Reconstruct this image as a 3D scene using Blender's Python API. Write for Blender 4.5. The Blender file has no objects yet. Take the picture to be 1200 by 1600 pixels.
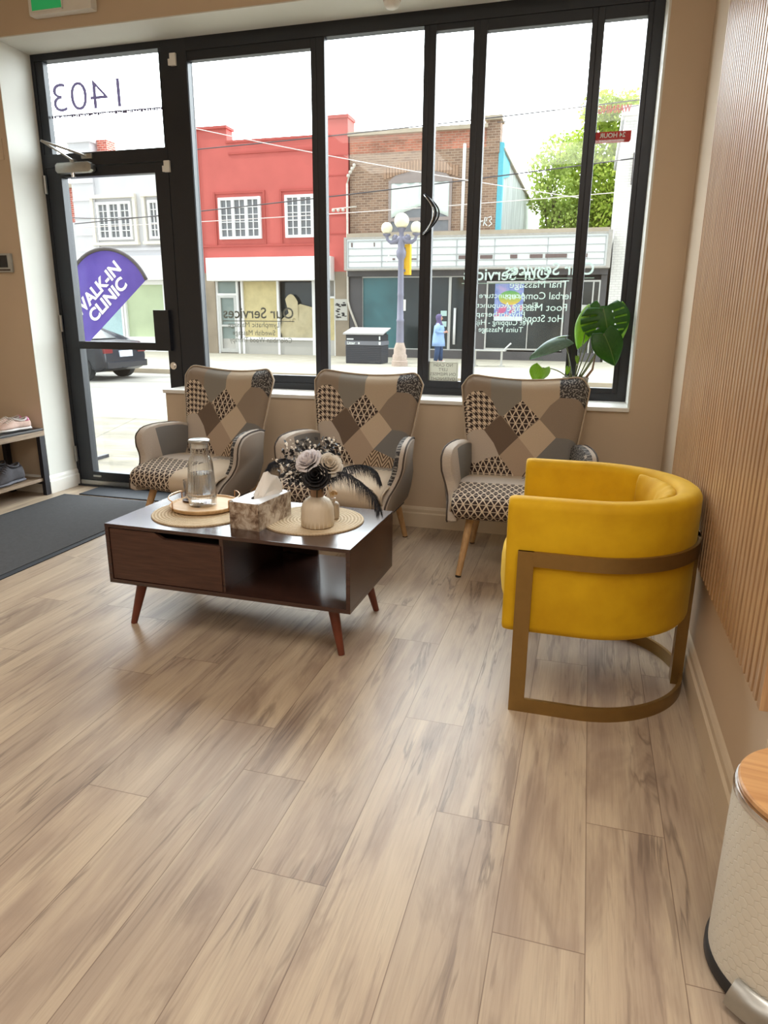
import bpy, bmesh, math, random
from mathutils import Vector, Matrix
random.seed(7)
PI = math.pi
sc = bpy.context.scene
COL = sc.collection

# ------------------------------------------------------------------ camera
cam_d = bpy.data.cameras.new('camera')
cam_d.lens = 1074.7 * 36.0 / 1600.0
cam_d.sensor_width = 36.0
cam_d.clip_start = 0.05
cam_d.clip_end = 300
cam = bpy.data.objects.new('camera', cam_d)
COL.objects.link(cam)
_yaw, _pit, _rol = math.radians(16.0016), math.radians(15.695), math.radians(0.483)
_f = Vector((-math.sin(_yaw) * math.cos(_pit), math.cos(_yaw) * math.cos(_pit), -math.sin(_pit)))
_r = Vector((math.cos(_yaw), math.sin(_yaw), 0))
_u = _r.cross(_f)
_r2 = _r * math.cos(_rol) + _u * math.sin(_rol)
_u2 = _u * math.cos(_rol) - _r * math.sin(_rol)
_m = Matrix((_r2, _u2, -_f)).transposed().to_4x4()
_m.translation = Vector((0, 0, 1.2))
cam.matrix_world = _m
sc.camera = cam

# ------------------------------------------------------------------ colour management
sc.view_settings.view_transform = 'Standard'
sc.view_settings.look = 'None'
sc.view_settings.gamma = 1.0
sc.view_settings.use_curve_mapping = False
sc.view_settings.exposure = 0.25

# ------------------------------------------------------------------ daylight
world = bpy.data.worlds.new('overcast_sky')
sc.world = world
world.use_nodes = True
_bg = world.node_tree.nodes['Background']
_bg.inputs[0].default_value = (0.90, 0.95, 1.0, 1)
# hazy bright sky, far brighter on the side beyond the street than behind the clinic
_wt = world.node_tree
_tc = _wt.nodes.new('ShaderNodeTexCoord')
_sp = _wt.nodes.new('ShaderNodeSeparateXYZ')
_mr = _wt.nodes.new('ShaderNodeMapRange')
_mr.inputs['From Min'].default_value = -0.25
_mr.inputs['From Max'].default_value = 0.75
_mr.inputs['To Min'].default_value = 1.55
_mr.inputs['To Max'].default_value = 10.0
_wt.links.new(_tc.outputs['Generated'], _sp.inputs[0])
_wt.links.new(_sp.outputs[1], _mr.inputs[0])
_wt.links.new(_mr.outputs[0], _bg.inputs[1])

def add_light(name, kind, loc, energy, color, **kw):
    d = bpy.data.lights.new(name, kind)
    d.energy = energy
    d.color = color
    for k, v in kw.items():
        setattr(d, k, v)
    o = bpy.data.objects.new(name, d)
    COL.objects.link(o)
    o.location = loc
    return o

sun = add_light('sun', 'SUN', (0, 0, 30), 2.2, (1.0, 0.96, 0.88), angle=math.radians(2.0))
sun.rotation_euler = Vector((0.62, 0.22, -0.78)).to_track_quat('-Z', 'Y').to_euler()

# ceiling lights of the room (recessed panels behind and above the camera)
for _i, (_x, _y, _e) in enumerate([(-2.4, 0.4, 10), (0.1, 0.6, 27), (-2.6, -1.4, 16), (-0.4, -1.4, 25), (1.4, -0.3, 24)]):
    _l = add_light('ceiling_panel_light', 'AREA', (_x, _y, 3.2), _e, (1.0, 0.94, 0.86), shape='RECTANGLE', size=1.2, size_y=1.2)
# light portals in the window opening and the door opening: they only guide sampling
for _x, _z, _sx, _sz in [(-1.16, 1.78, 2.75, 2.0), (-3.0, 1.38, 0.95, 2.75)]:
    _p = add_light('window_portal', 'AREA', (_x, 4.30, _z), 1, (1, 1, 1), shape='RECTANGLE', size=_sx, size_y=_sz)
    _p.rotation_euler = (-PI / 2, 0, 0)
    _p.data.cycles.is_portal = True

# ------------------------------------------------------------------ helpers: materials
def C(r, g, b):
    def f(v):
        v /= 255.0
        return v / 12.92 if v <= 0.04045 else ((v + 0.055) / 1.055) ** 2.4
    return (f(r), f(g), f(b), 1.0)

class X:
    """a shader value with arithmetic"""
    def __init__(self, nt, s):
        self.nt, self.s = nt, s
    def op(self, o, b=None, c=None):
        n = self.nt.nodes.new('ShaderNodeMath')
        n.operation = o
        for i, v in enumerate((self, b, c)):
            if v is None:
                continue
            if isinstance(v, X):
                if isinstance(v.s, (int, float)):
                    n.inputs[i].default_value = v.s
                else:
                    self.nt.links.new(v.s, n.inputs[i])
            else:
                n.inputs[i].default_value = v
        return X(self.nt, n.outputs[0])
    def __add__(s, b): return s.op('ADD', b)
    def __radd__(s, b): return s.op('ADD', b)
    def __sub__(s, b): return s.op('SUBTRACT', b)
    def __rsub__(s, b): return X(s.nt, b).op('SUBTRACT', s)
    def __mul__(s, b): return s.op('MULTIPLY', b)
    def __rmul__(s, b): return s.op('MULTIPLY', b)
    def __truediv__(s, b): return s.op('DIVIDE', b)
    def frac(s): return s.op('FRACT')
    def floor(s): return s.op('FLOOR')
    def abs(s): return s.op('ABSOLUTE')
    def sin(s): return s.op('SINE')
    def sqrt(s): return s.op('SQRT')
    def lt(s, b): return s.op('LESS_THAN', b)
    def gt(s, b): return s.op('GREATER_THAN', b)
    def mn(s, b): return s.op('MINIMUM', b)
    def mx(s, b): return s.op('MAXIMUM', b)
    def clamp(s):
        n = s.nt.nodes.new('ShaderNodeClamp')
        s.nt.links.new(s.s, n.inputs[0])
        return X(s.nt, n.outputs[0])

class MB_:
    """material builder"""
    def __init__(self, name, rough=0.6, metal=0.0, color=(0.5, 0.5, 0.5, 1), spec=0.5):
        self.m = bpy.data.materials.new(name)
        self.m.use_nodes = True
        self.nt = self.m.node_tree
        self.b = self.nt.nodes['Principled BSDF']
        self.b.inputs['Roughness'].default_value = rough
        self.b.inputs['Metallic'].default_value = metal
        self.b.inputs['Base Color'].default_value = color
        self.b.inputs['Specular IOR Level'].default_value = spec
    def new(self, t): return self.nt.nodes.new(t)
    def sep(self, sock):
        n = self.new('ShaderNodeSeparateXYZ')
        self.nt.links.new(sock, n.inputs[0])
        return [X(self.nt, n.outputs[i]) for i in range(3)]
    def obj(self):
        return self.sep(self.new('ShaderNodeTexCoord').outputs['Object'])
    def uv(self, name=None):
        n = self.new('ShaderNodeUVMap')
        if name: n.uv_map = name
        return self.sep(n.outputs[0])
    def vec(self, x, y=0.0, z=0.0):
        n = self.new('ShaderNodeCombineXYZ')
        for i, v in enumerate((x, y, z)):
            if isinstance(v, X): self.nt.links.new(v.s, n.inputs[i])
            else: n.inputs[i].default_value = v
        return n.outputs[0]
    def noise(self, v, scale=5.0, detail=4.0, rough=0.55, dist=0.0):
        n = self.new('ShaderNodeTexNoise')
        self.nt.links.new(v, n.inputs['Vector'])
        n.inputs['Scale'].default_value = scale
        n.inputs['Detail'].default_value = detail
        n.inputs['Roughness'].default_value = rough
        n.inputs['Distortion'].default_value = dist
        return X(self.nt, n.outputs[0])
    def attr(self, name):
        n = self.new('ShaderNodeAttribute')
        n.attribute_name = name
        return X(self.nt, n.outputs['Fac'])
    def ramp(self, f, stops, interp='LINEAR'):
        n = self.new('ShaderNodeValToRGB')
        n.color_ramp.interpolation = interp
        el = n.color_ramp.elements
        el[0].position, el[0].color = stops[0]
        el[1].position, el[1].color = stops[-1]
        for p, c in stops[1:-1]:
            e = el.new(p)
            e.color = c
        self.nt.links.new(f.s, n.inputs[0])
        return n.outputs[0]
    def mix(self, f, a, b, blend='MIX'):
        n = self.new('ShaderNodeMix')
        n.data_type = 'RGBA'
        n.blend_type = blend
        if isinstance(f, X): self.nt.links.new(f.s, n.inputs['Factor'])
        else: n.inputs['Factor'].default_value = f
        for sock, v in ((n.inputs[6], a), (n.inputs[7], b)):
            if isinstance(v, tuple): sock.default_value = v
            else: self.nt.links.new(v, sock)
        return n.outputs[2]
    def color(self, s):
        if isinstance(s, tuple): self.b.inputs['Base Color'].default_value = s
        else: self.nt.links.new(s, self.b.inputs['Base Color'])
        return self
    def rough(self, x):
        self.nt.links.new(x.s, self.b.inputs['Roughness'])
        return self
    def bump(self, h, strength=0.3, dist=0.01):
        n = self.new('ShaderNodeBump')
        n.inputs['Strength'].default_value = strength
        n.inputs['Distance'].default_value = dist
        self.nt.links.new(h.s, n.inputs['Height'])
        self.nt.links.new(n.outputs[0], self.b.inputs['Normal'])
        return self

def plain(name, col, rough=0.6, metal=0.0, spec=0.5, var=0.06, vscale=14.0, bump=0.0, bscale=300.0):
    """one colour with a faint procedural unevenness"""
    k = MB_(name, rough, metal, col, spec)
    if var or bump:
        tc = k.new('ShaderNodeTexCoord').outputs['Object']
        if var:
            n = k.noise(tc, vscale, 3)
            d = tuple(c * (1 - var) for c in col[:3]) + (1,)
            l = tuple(min(1, c * (1 + var)) for c in col[:3]) + (1,)
            k.color(k.ramp(n, [(0.3, d), (0.7, l)]))
        if bump:
            k.bump(k.noise(tc, bscale, 2), bump, 0.002)
    return k.m

def glass_sheet(name, tint=(0.97, 0.99, 0.98, 1), refl=0.05, rough=0.02):
    m = bpy.data.materials.new(name)
    m.use_nodes = True
    nt = m.node_tree
    nt.nodes.clear()
    out = nt.nodes.new('ShaderNodeOutputMaterial')
    t = nt.nodes.new('ShaderNodeBsdfTransparent')
    t.inputs[0].default_value = tint
    g = nt.nodes.new('ShaderNodeBsdfGlossy')
    g.inputs['Roughness'].default_value = rough
    lw = nt.nodes.new('ShaderNodeLayerWeight')
    lw.inputs[0].default_value = 0.5
    fr = X(nt, lw.outputs['Facing']).op('POWER', 5.0) * 0.6 + refl * 0.5
    mx = nt.nodes.new('ShaderNodeMixShader')
    nt.links.new(fr.s, mx.inputs[0])
    nt.links.new(t.outputs[0], mx.inputs[1])
    nt.links.new(g.outputs[0], mx.inputs[2])
    nt.links.new(mx.outputs[0], out.inputs[0])
    return m

# ------------------------------------------------------------------ helpers: meshes
STEP = 0.0
class B:
    """collects shapes into ONE mesh"""
    def __init__(self):
        self.bm = bmesh.new()
        self.mi = 0
        self.nb = 0
    def _faces(self, fs):
        for f in fs: f.material_index = self.mi
    def poly(self, pts):
        f = self.bm.faces.new([self.bm.verts.new(p) for p in pts])
        f.material_index = self.mi
        return f
    def box(self, x0, x1, y0, y1, z0, z1, bev=0.0, rot=None):
        r = bmesh.ops.create_cube(self.bm, size=1.0)
        e = STEP * (self.nb % 9)          # crossing bars lap over each other instead of lying flush
        self.nb += 1
        y0, y1, x0, x1, z0, z1 = y0 - e, y1 + e, x0 - e * 0.2, x1 + e * 0.2, z0 - e * 0.2, z1 + e * 0.2
        vs = r['verts']
        for v in vs:
            v.co = Vector(((x0 + x1) / 2 + v.co.x * (x1 - x0), (y0 + y1) / 2 + v.co.y * (y1 - y0), (z0 + z1) / 2 + v.co.z * (z1 - z0)))
        fs = {f for v in vs for f in v.link_faces}
        self._faces(fs)
        if bev > 0:
            es = list({e for v in vs for e in v.link_edges})
            rr = bmesh.ops.bevel(self.bm, geom=es, offset=bev, segments=2, profile=0.7, affect='EDGES')
            self._faces(rr['faces'])
            vs = list({v for f in rr['faces'] for v in f.verts})
        if rot:
            ax, ang, piv = rot
            M = Matrix.Translation(piv) @ Matrix.Rotation(ang, 4, ax) @ Matrix.Translation(-Vector(piv))
            for v in vs: v.co = M @ v.co
        return self
    def loft(self, rings, cap=True, closed=True):
        vv = [[self.bm.verts.new(p) for p in r] for r in rings]
        n = len(rings[0])
        for a, b in zip(vv[:-1], vv[1:]):
            for i in range(n if closed else n - 1):
                j = (i + 1) % n
                f = self.bm.faces.new((a[i], a[j], b[j], b[i]))
                f.material_index = self.mi
        if cap and closed:
            for r in (vv[0][::-1], vv[-1]):
                f = self.bm.faces.new(r)
                f.material_index = self.mi
        return vv
    def tube(self, pts, rad, n=8, cap=True):
        pts = [Vector(p) for p in pts]
        rads = rad if isinstance(rad, (list, tuple)) else [rad] * len(pts)
        t0 = (pts[1] - pts[0]).normalized()
        up = Vector((0, 0, 1)) if abs(t0.z) < 0.9 else Vector((1, 0, 0))
        nx = t0.cross(up).normalized()
        rings = []
        for i, p in enumerate(pts):
            a = pts[max(0, i - 1)]
            b = pts[min(len(pts) - 1, i + 1)]
            t = (b - a).normalized()
            nx = (nx - t * nx.dot(t)).normalized()
            ny = t.cross(nx)
            rings.append([p + (nx * math.cos(2 * PI * k / n) + ny * math.sin(2 * PI * k / n)) * rads[i] for k in range(n)])
        self.loft(rings, cap)
        return self
    def ring_tube(self, pts, rad, n=6):
        """closed loop tube"""
        pts = [Vector(p) for p in pts]
        m = len(pts)
        rings = []
        nx = None
        for i, p in enumerate(pts):
            t = (pts[(i + 1) % m] - pts[i - 1]).normalized()
            if nx is None:
                up = Vector((0, 0, 1)) if abs(t.z) < 0.9 else Vector((1, 0, 0))
                nx = t.cross(up).normalized()
            nx = (nx - t * nx.dot(t)).normalized()
            ny = t.cross(nx)
            rings.append([p + (nx * math.cos(2 * PI * k / n) + ny * math.sin(2 * PI * k / n)) * rad for k in range(n)])
        rings.append(rings[0])
        self.loft(rings, False)
        bmesh.ops.remove_doubles(self.bm, verts=self.bm.verts, dist=1e-6)
        return self
    def lathe(self, prof, n=32, c=(0, 0, 0), cap=True, mod=None):
        rings = []
        for r, z in prof:
            ring = []
            for k in range(n):
                a = 2 * PI * k / n
                rr = max(r, 1e-4)
                if mod: rr *= mod(a, z)
                ring.append((c[0] + rr * math.cos(a), c[1] + rr * math.sin(a), c[2] + z))
            rings.append(ring)
        self.loft(rings, cap)
        return self
    def ball(self, c, r, seg=16, sx=1, sy=1, sz=1):
        rr = bmesh.ops.create_uvsphere(self.bm, u_segments=seg, v_segments=max(6, seg // 2), radius=1)
        for v in rr['verts']:
            v.co = Vector((c[0] + v.co.x * r * sx, c[1] + v.co.y * r * sy, c[2] + v.co.z * r * sz))
        self._faces({f for v in rr['verts'] for f in v.link_faces})
        return self
    def prism(self, pts, axis, a0, a1, bev=0.0, seg=2):
        """extrude a 2-D outline along an axis; pts are the two other coordinates in order"""
        def P(p, a):
            if axis == 'x': return (a, p[0], p[1])
            if axis == 'y': return (p[0], a, p[1])
            return (p[0], p[1], a)
        r0 = [self.bm.verts.new(P(p, a0)) for p in pts]
        r1 = [self.bm.verts.new(P(p, a1)) for p in pts]
        n = len(pts)
        fs = []
        for i in range(n):
            j = (i + 1) % n
            fs.append(self.bm.faces.new((r0[i], r0[j], r1[j], r1[i])))
        c0 = self.bm.faces.new(r0[::-1])
        c1 = self.bm.faces.new(r1)
        fs += [c0, c1]
        self._faces(fs)
        if bev > 0:
            es = list(set(list(c0.edges) + list(c1.edges)))
            rr = bmesh.ops.bevel(self.bm, geom=es, offset=bev, segments=seg, profile=0.5, affect='EDGES')
            self._faces(rr['faces'])
        return self
    def grid(self, fn, nu, nv):
        vv = [[self.bm.verts.new(fn(i / nu, j / nv)) for j in range(nv + 1)] for i in range(nu + 1)]
        for i in range(nu):
            for j in range(nv):
                f = self.bm.faces.new((vv[i][j], vv[i + 1][j], vv[i + 1][j + 1], vv[i][j + 1]))
                f.material_index = self.mi
        return self
    def obj(self, name, mats, parent=None, smooth=False, loc=None, sharp=None, subsurf=0, fix=True):
        me = bpy.data.meshes.new(name)
        if fix: bmesh.ops.recalc_face_normals(self.bm, faces=self.bm.faces)
        self.bm.to_mesh(me)
        self.bm.free()
        if not isinstance(mats, (list, tuple)): mats = [mats]
        for m in mats: me.materials.append(m)
        if smooth:
            for p in me.polygons: p.use_smooth = True
            if sharp is not None: me.set_sharp_from_angle(angle=math.radians(sharp))
        o = bpy.data.objects.new(name, me)
        COL.objects.link(o)
        if parent: o.parent = parent
        if loc: o.location = loc
        if subsurf:
            s = o.modifiers.new('Subdivision', 'SUBSURF')
            s.levels = s.render_levels = subsurf
        return o

def tag(o, label, cat, group=None):
    o['label'] = label
    o['category'] = cat
    if group: o['group'] = group
    return o
def struct(o):
    o['kind'] = 'structure'
    return o
def thing(name, label, cat, loc=(0, 0, 0), rz=0.0, group=None):
    o = bpy.data.objects.new(name, None)
    o.empty_display_size = 0.1
    COL.objects.link(o)
    o.location = loc
    o.rotation_euler = (0, 0, rz)
    return tag(o, label, cat, group)
def holder(name):
    o = bpy.data.objects.new(name, None)
    COL.objects.link(o)
    o['kind'] = 'structure'
    return o
def copy_tree(o, parent=None):
    c = o.copy()
    COL.objects.link(c)
    c.parent = parent
    for ch in list(o.children): copy_tree(ch, c)
    return c

def text_mesh(lines, size, mirror=False, bold=0.0, width=None, align='CENTER', spacing=1.0, shear=0.0, depth=0.0):
    """lettering as mesh vertices in a plane: returns (verts2d, faces); lines share one mesh"""
    cu = bpy.data.curves.new('lettering', 'FONT')
    cu.body = lines
    cu.size = size
    cu.align_x = align
    cu.align_y = 'CENTER'
    cu.offset = bold * size
    cu.space_line = spacing
    cu.shear = shear
    cu.resolution_u = 4
    o = bpy.data.objects.new('lettering', cu)
    COL.objects.link(o)
    dg = bpy.context.evaluated_depsgraph_get()
    me = bpy.data.meshes.new_from_object(o.evaluated_get(dg))
    vs = [(v.co.x, v.co.y) for v in me.vertices]
    fs = [tuple(p.vertices) for p in me.polygons]
    bpy.data.objects.remove(o)
    bpy.data.curves.remove(cu)
    bpy.data.meshes.remove(me)
    if vs and width:
        x0, x1 = min(v[0] for v in vs), max(v[0] for v in vs)
        k = width / (x1 - x0)
        vs = [((v[0] - (x0 + x1) / 2) * k, v[1]) for v in vs]
    if mirror:
        vs = [(-x, y) for x, y in vs]
        fs = [f[::-1] for f in fs]
    return vs, fs
def add_text(b, tm, fn):
    """put lettering into a B through fn(x, y) -> point"""
    vs, fs = tm
    vv = [b.bm.verts.new(fn(x, y)) for x, y in vs]
    for f in fs:
        try:
            q = b.bm.faces.new([vv[i] for i in f])
            q.material_index = b.mi
        except ValueError:
            pass
def sign_text(name, lines, size, x, y, z, mat, parent=None, **kw):
    b = B()
    add_text(b, text_mesh(lines, size, **kw), lambda a, c: (x + a, y, z + c))
    return b.obj(name, mat, parent, fix=False)
# ------------------------------------------------------------------ room materials
M = {}
M['wall'] = plain('tan_wall_paint', C(202, 182, 157), 0.75, var=0.03, vscale=2.0, bump=0.05, bscale=160)
M['reveal'] = plain('white_reveal_paint', C(218, 218, 211), 0.6, var=0.03, vscale=3.0)
M['trim'] = plain('off_white_trim_paint', C(214, 198, 174), 0.45, var=0.02)
M['trim_white'] = plain('white_trim_paint', C(232, 230, 224), 0.4, var=0.02)
M['ceiling'] = plain('white_ceiling_paint', C(232, 226, 214), 0.8, var=0.02)
M['black_alu'] = plain('black_aluminium', C(26, 30, 38), 0.38, 0.0, var=0.05)
M['silver'] = plain('brushed_silver', C(170, 170, 166), 0.32, 0.9, var=0.06, vscale=40)
M['chrome'] = plain('chrome', C(225, 225, 225), 0.12, 1.0, var=0.0)
M['white_plastic'] = plain('white_plastic', C(228, 226, 220), 0.45, var=0.02)
M['grey_plastic'] = plain('grey_plastic', C(170, 172, 168), 0.45, var=0.02)
M['glass'] = glass_sheet('window_glass')

def floor_material():
    k = MB_('spalted_maple_planks', 0.36, spec=0.5)
    u, v, _ = k.uv('plank')
    rnd = k.attr('plank_id')
    rnd2 = (rnd * 37.17).frac()
    off = rnd * 53.0
    vv = k.vec(u * 1.0 + off, v * 0.16 + off, rnd * 11.0)
    broad = k.noise(vv, 9.0, 5, 0.55, 0.5)                   # wide colour bands
    fine = k.noise(k.vec(u * 6.0 + off, v * 0.30, rnd2 * 9.0), 22.0, 5, 0.6)   # fibre grain
    vein_n = k.noise(k.vec(u * 0.9 + off * 1.7, v * 0.075 + off, 3.3), 10.0, 5, 0.55, 0.8)
    vein = 1.0 - ((vein_n - 0.53).abs() * 46.0).clamp()      # thin dark spalting lines
    vmask = ((k.noise(k.vec(u + off, v * 0.7 + off, 8.1), 2.6, 2) - 0.49) * 9.0).clamp()
    base = k.ramp(broad, [(0.26, C(136, 117, 103)), (0.42, C(166, 146, 127)), (0.56, C(190, 171, 147)), (0.78, C(203, 186, 160))])
    tone = k.mix(rnd2 * 0.5, base, C(172, 155, 136))
    tone = k.mix(((fine - 0.5) * 1.1 + 0.25).clamp() * 0.5, tone, C(150, 128, 108))
    tone = k.mix(vein * vmask * 0.66, tone, C(92, 78, 70))
    dark = ((k.noise(k.vec(u * 0.8 + off, v * 0.22 + off, 1.7), 6.0, 5, 0.62, 0.7) - 0.57) * 7.0).clamp()
    tone = k.mix(dark * 0.6, tone, C(120, 100, 88))
    fiber = k.noise(k.vec(u * 34.0 + off, v * 0.9 + off, rnd2 * 5.0), 5.0, 6, 0.68)
    tone = k.mix(((fiber - 0.46) * 4.0).clamp() * 0.34, tone, C(128, 108, 92))
    streak = ((k.noise(k.vec(u * 9.0 + off, v * 0.55 + off, 4.4), 4.0, 5, 0.6, 0.3) - 0.585) * 16.0).clamp()
    tone = k.mix(streak * 0.42, tone, C(112, 94, 84))
    pale = ((k.noise(k.vec(u * 5.0 + off, v * 0.35 + off, 9.7), 4.0, 4, 0.5, 0.3) - 0.57) * 9.0).clamp()
    tone = k.mix(pale * 0.30, tone, C(216, 200, 174))
    w = k.attr('plank_w')
    seam = (u.mn(w - u)).mn(v.mn(k.attr('plank_l') - v))
    line = seam.lt(0.0011)
    col = k.mix(line * 0.7, tone, C(98, 76, 62))
    k.color(col)
    k.rough((fine * 0.16 + 0.30))
    k.bump((1.0 - line) * 0.6 + fine * 0.12, 0.25, 0.0015)
    return k.m
M['floor'] = floor_material()

# ------------------------------------------------------------------ floor of planks
def build_floor():
    bm = bmesh.new()
    uvl = bm.loops.layers.uv.new('plank')
    la = bm.faces.layers.float.new('plank_id')
    lw = bm.faces.layers.float.new('plank_w')
    ll = bm.faces.layers.float.new('plank_l')
    known = {-7: 1.29, -5: 1.466, -3: 1.847, -2: 1.455, 0: 1.52, -4: 2.369, -1: 2.357, -9: 1.845, -10: 2.254, 1: 2.346, -12: 1.858}
    rr = random.Random(3)
    W, Lp = 0.182, 1.22
    for kk in range(-23, 12):
        x0 = 0.0925 + W * kk
        x1 = x0 + W
        a = known.get(kk, rr.uniform(0, Lp))
        ys = [a + i * Lp for i in range(-5, 5)]
        for y0 in ys:
            y1 = y0 + Lp
            lo, hi = max(y0, -3.2), min(y1, 4.14)
            if hi <= lo: continue
            f = bm.faces.new([bm.verts.new(p) for p in ((x0, lo, 0), (x1, lo, 0), (x1, hi, 0), (x0, hi, 0))])
            for l in f.loops:
                l[uvl].uv = (l.vert.co.x - x0, l.vert.co.y - y0)
            f[la] = rr.random()
            f[lw] = W
            f[ll] = Lp
    me = bpy.data.meshes.new('floor')
    bm.to_mesh(me)
    bm.free()
    me.materials.append(M['floor'])
    o = bpy.data.objects.new('floor', me)
    COL.objects.link(o)
    return struct(o)
build_floor()

XL, YF, YW = -3.95, 3.864, 4.14          # left wall, room face of the window wall, front of the window frames
# window wall: knee wall, header, pieces left and right of the opening
b = B()
b.mi = 0
b.box(-2.562, 0.232, YF, 4.27, -0.3, 0.735)
b.box(0.232, 0.60, YF, 4.27, -0.3, 3.3)
b.box(XL - 0.2, -3.545, YF, 4.27, -0.3, 3.3)
b.box(-3.545, 0.232, YF, 4.27, 2.79, 3.3)
wall_front = struct(b.obj('wall_front', M['wall']))
# painted reveal linings of the opening
b = B()
b.box(-3.553, -3.541, YF + 0.001, 4.25, 0.0, 2.79)
b.box(-3.541, 0.236, YF + 0.001, 4.25, 2.784, 2.796)
b.box(0.226, 0.236, YF - 0.001, 4.25, 0.757, 2.79)
struct(b.obj('trim_1', M['reveal']))
b = B()
b.box(-2.572, 0.2355, YF - 0.016, 4.135, 0.735, 0.757, 0.004)
struct(b.obj('window_sill', M['trim_white']))

b = B(); b.box(0.425, 2.4, 1.42, YF, -0.3, 3.3)
struct(b.obj('wall_right', M['wall']))
b = B(); b.box(XL - 0.2, XL, -3.2, YF, -0.3, 3.3)
struct(b.obj('wall_left', M['wall']))
b = B(); b.box(XL - 0.2, 2.4, -3.4, -3.2, -0.3, 3.3)
struct(b.obj('wall_back', M['wall']))
b = B(); b.box(2.2, 2.4, -3.2, 1.42, -0.3, 3.3)
struct(b.obj('wall_side', M['wall']))
b = B(); b.box(XL - 0.2, 2.4, -3.4, 4.27, 3.25, 3.4)
struct(b.obj('ceiling', M['ceiling']))

def skirting(name, mat, runs, h=0.125, t=0.016):
    """runs: (x0,y0,x1,y1,nx,ny) with n pointing into the room"""
    b = B()
    prof = [(0, 0), (t, 0), (t, h * 0.66), (t * 0.62, h * 0.72), (t * 0.62, h * 0.86), (t * 0.3, h * 0.95), (0, h)]
    for x0, y0, x1, y1, nx, ny in runs:
        b.loft([[(x + nx * d, y + ny * d, z) for d, z in prof] for x, y in ((x0, y0), (x1, y1))])
    return struct(b.obj(name, mat))
skirting('baseboard_front', M['trim'], [(-2.562, YF, 0.425, YF, 0, -1)])
skirting('baseboard_right', M['trim'], [(0.425, YF, 0.425, 1.42, -1, 0), (0.425, 1.42, 2.2, 1.42, 0, -1)], h=0.15)
skirting('baseboard_left', M['trim_white'], [(XL, -3.2, XL, YF, 1, 0), (XL, YF, -3.541, YF, 0, -1), (-3.541, YF - 0.016, -3.541, YW, 1, 0), (-2.562, YF, -2.562, 4.27, -1, 0)])

# ------------------------------------------------------------------ storefront frames
def bar_v(b, x0, x1, z0, z1, y0=YW, y1=YW + 0.065):
    b.box(x0, x1, y0, y1, z0, z1, 0.003)
ZT = 2.79
STEP = 0.0005
b = B()
bar_v(b, -3.541, -3.515, 0.0, ZT)                      # outer jamb by the door
bar_v(b, -2.600, -2.430, 0.0, ZT)                      # post between door and window
b.box(-3.515, -2.600, YW, YW + 0.065, 2.745, ZT, 0.003)
b.box(-2.430, 0.226, YW, YW + 0.065, 2.715, ZT, 0.003) # head
b.box(-2.430, 0.226, YW, YW + 0.065, 0.757, 0.800, 0.003)
bar_v(b, 0.176, 0.226, 0.757, ZT)
b.box(-3.515, -2.600, YW, YW + 0.065, 2.132, 2.21, 0.003)
b.box(-3.541, -2.600, YW - 0.02, YW + 0.10, 0.0, 0.010, 0.003)   # threshold
struct(b.obj('trim_2', M['black_alu']))

# door leaf
d1 = holder('door_1')
b = B()
bar_v(b, -3.512, -3.402, 0.012, 2.128)
bar_v(b, -2.700, -2.604, 0.012, 2.128)
b.box(-3.402, -2.700, YW, YW + 0.05, 2.070, 2.128, 0.003)
b.box(-3.402, -2.700, YW, YW + 0.05, 0.045, 0.108, 0.003)
b.obj('door_frame', M['black_alu'], d1)
b = B(); b.box(-3.41, -2.70, YW - 0.004, YW + 0.045, 0.982, 1.032, 0.004)
b.obj('push_rail', M['black_alu'], d1)
b = B(); b.box(-2.775, -2.66, YW - 0.03, YW + 0.05, 0.982, 1.243, 0.004)
b.obj('lock_case', M['black_alu'], d1)
b = B(); b.box(-3.41, -2.69, YW + 0.022, YW + 0.028, 0.10, 2.08)
b.obj('pane', M['glass'], d1)
b = B(); b.box(-3.505, -2.61, YW - 0.012, YW + 0.02, 0.012, 0.043, 0.002)
b.obj('door_sweep', M['silver'], d1)
for z in (2.03, 1.15, 0.235):
    b = B(); b.tube([(-3.524, YW - 0.012, z - 0.055), (-3.524, YW - 0.012, z + 0.055)], 0.011, 12)
    b.obj('hinge', M['silver'], d1, True, sharp=40)
b = B(); b.box(-3.40, -3.33, YW - 0.006, YW + 0.01, 0.070, 0.083, 0.002)
b.obj('maker_plate', M['silver'], d1)
b = B()
b.tube([(-2.655, YW + 0.002, 0.885), (-2.655, YW - 0.022, 0.885)], 0.024, 20)
b.tube([(-2.655, YW - 0.02, 0.885), (-2.655, YW - 0.03, 0.885)], 0.013, 16)
b.obj('lock_cylinder', M['chrome'], d1, True, sharp=40)
b = B()
b.prism([(-3.385, 2.085), (-3.15, 2.085), (-3.125, 2.10), (-3.125, 2.135), (-3.15, 2.148), (-3.385, 2.148), (-3.40, 2.135), (-3.40, 2.10)], 'y', YW - 0.055, YW - 0.003, 0.008)
cl = b.obj('door_closer', M['silver'], d1, True, sharp=40)
b = B()
b.tube([(-3.27, YW - 0.045, 2.085), (-3.27, YW - 0.045, 2.06)], 0.014, 12)
b.obj('closer_knob', M['chrome'], cl, True, sharp=40)
b = B()
b.box(-3.285, -3.255, YW - 0.05, YW - 0.02, 2.148, 2.165, 0.002)
b.tube([(-3.27, YW - 0.035, 2.16), (-3.36, YW - 0.20, 2.245)], 0.007, 8)
b.tube([(-3.36, YW - 0.20, 2.245), (-3.18, YW - 0.012, 2.185)], 0.007, 8)
b.box(-3.22, -3.14, YW - 0.018, YW, 2.17, 2.20, 0.003)
b.obj('closer_arm', M['silver'], cl, True, sharp=40)

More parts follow.
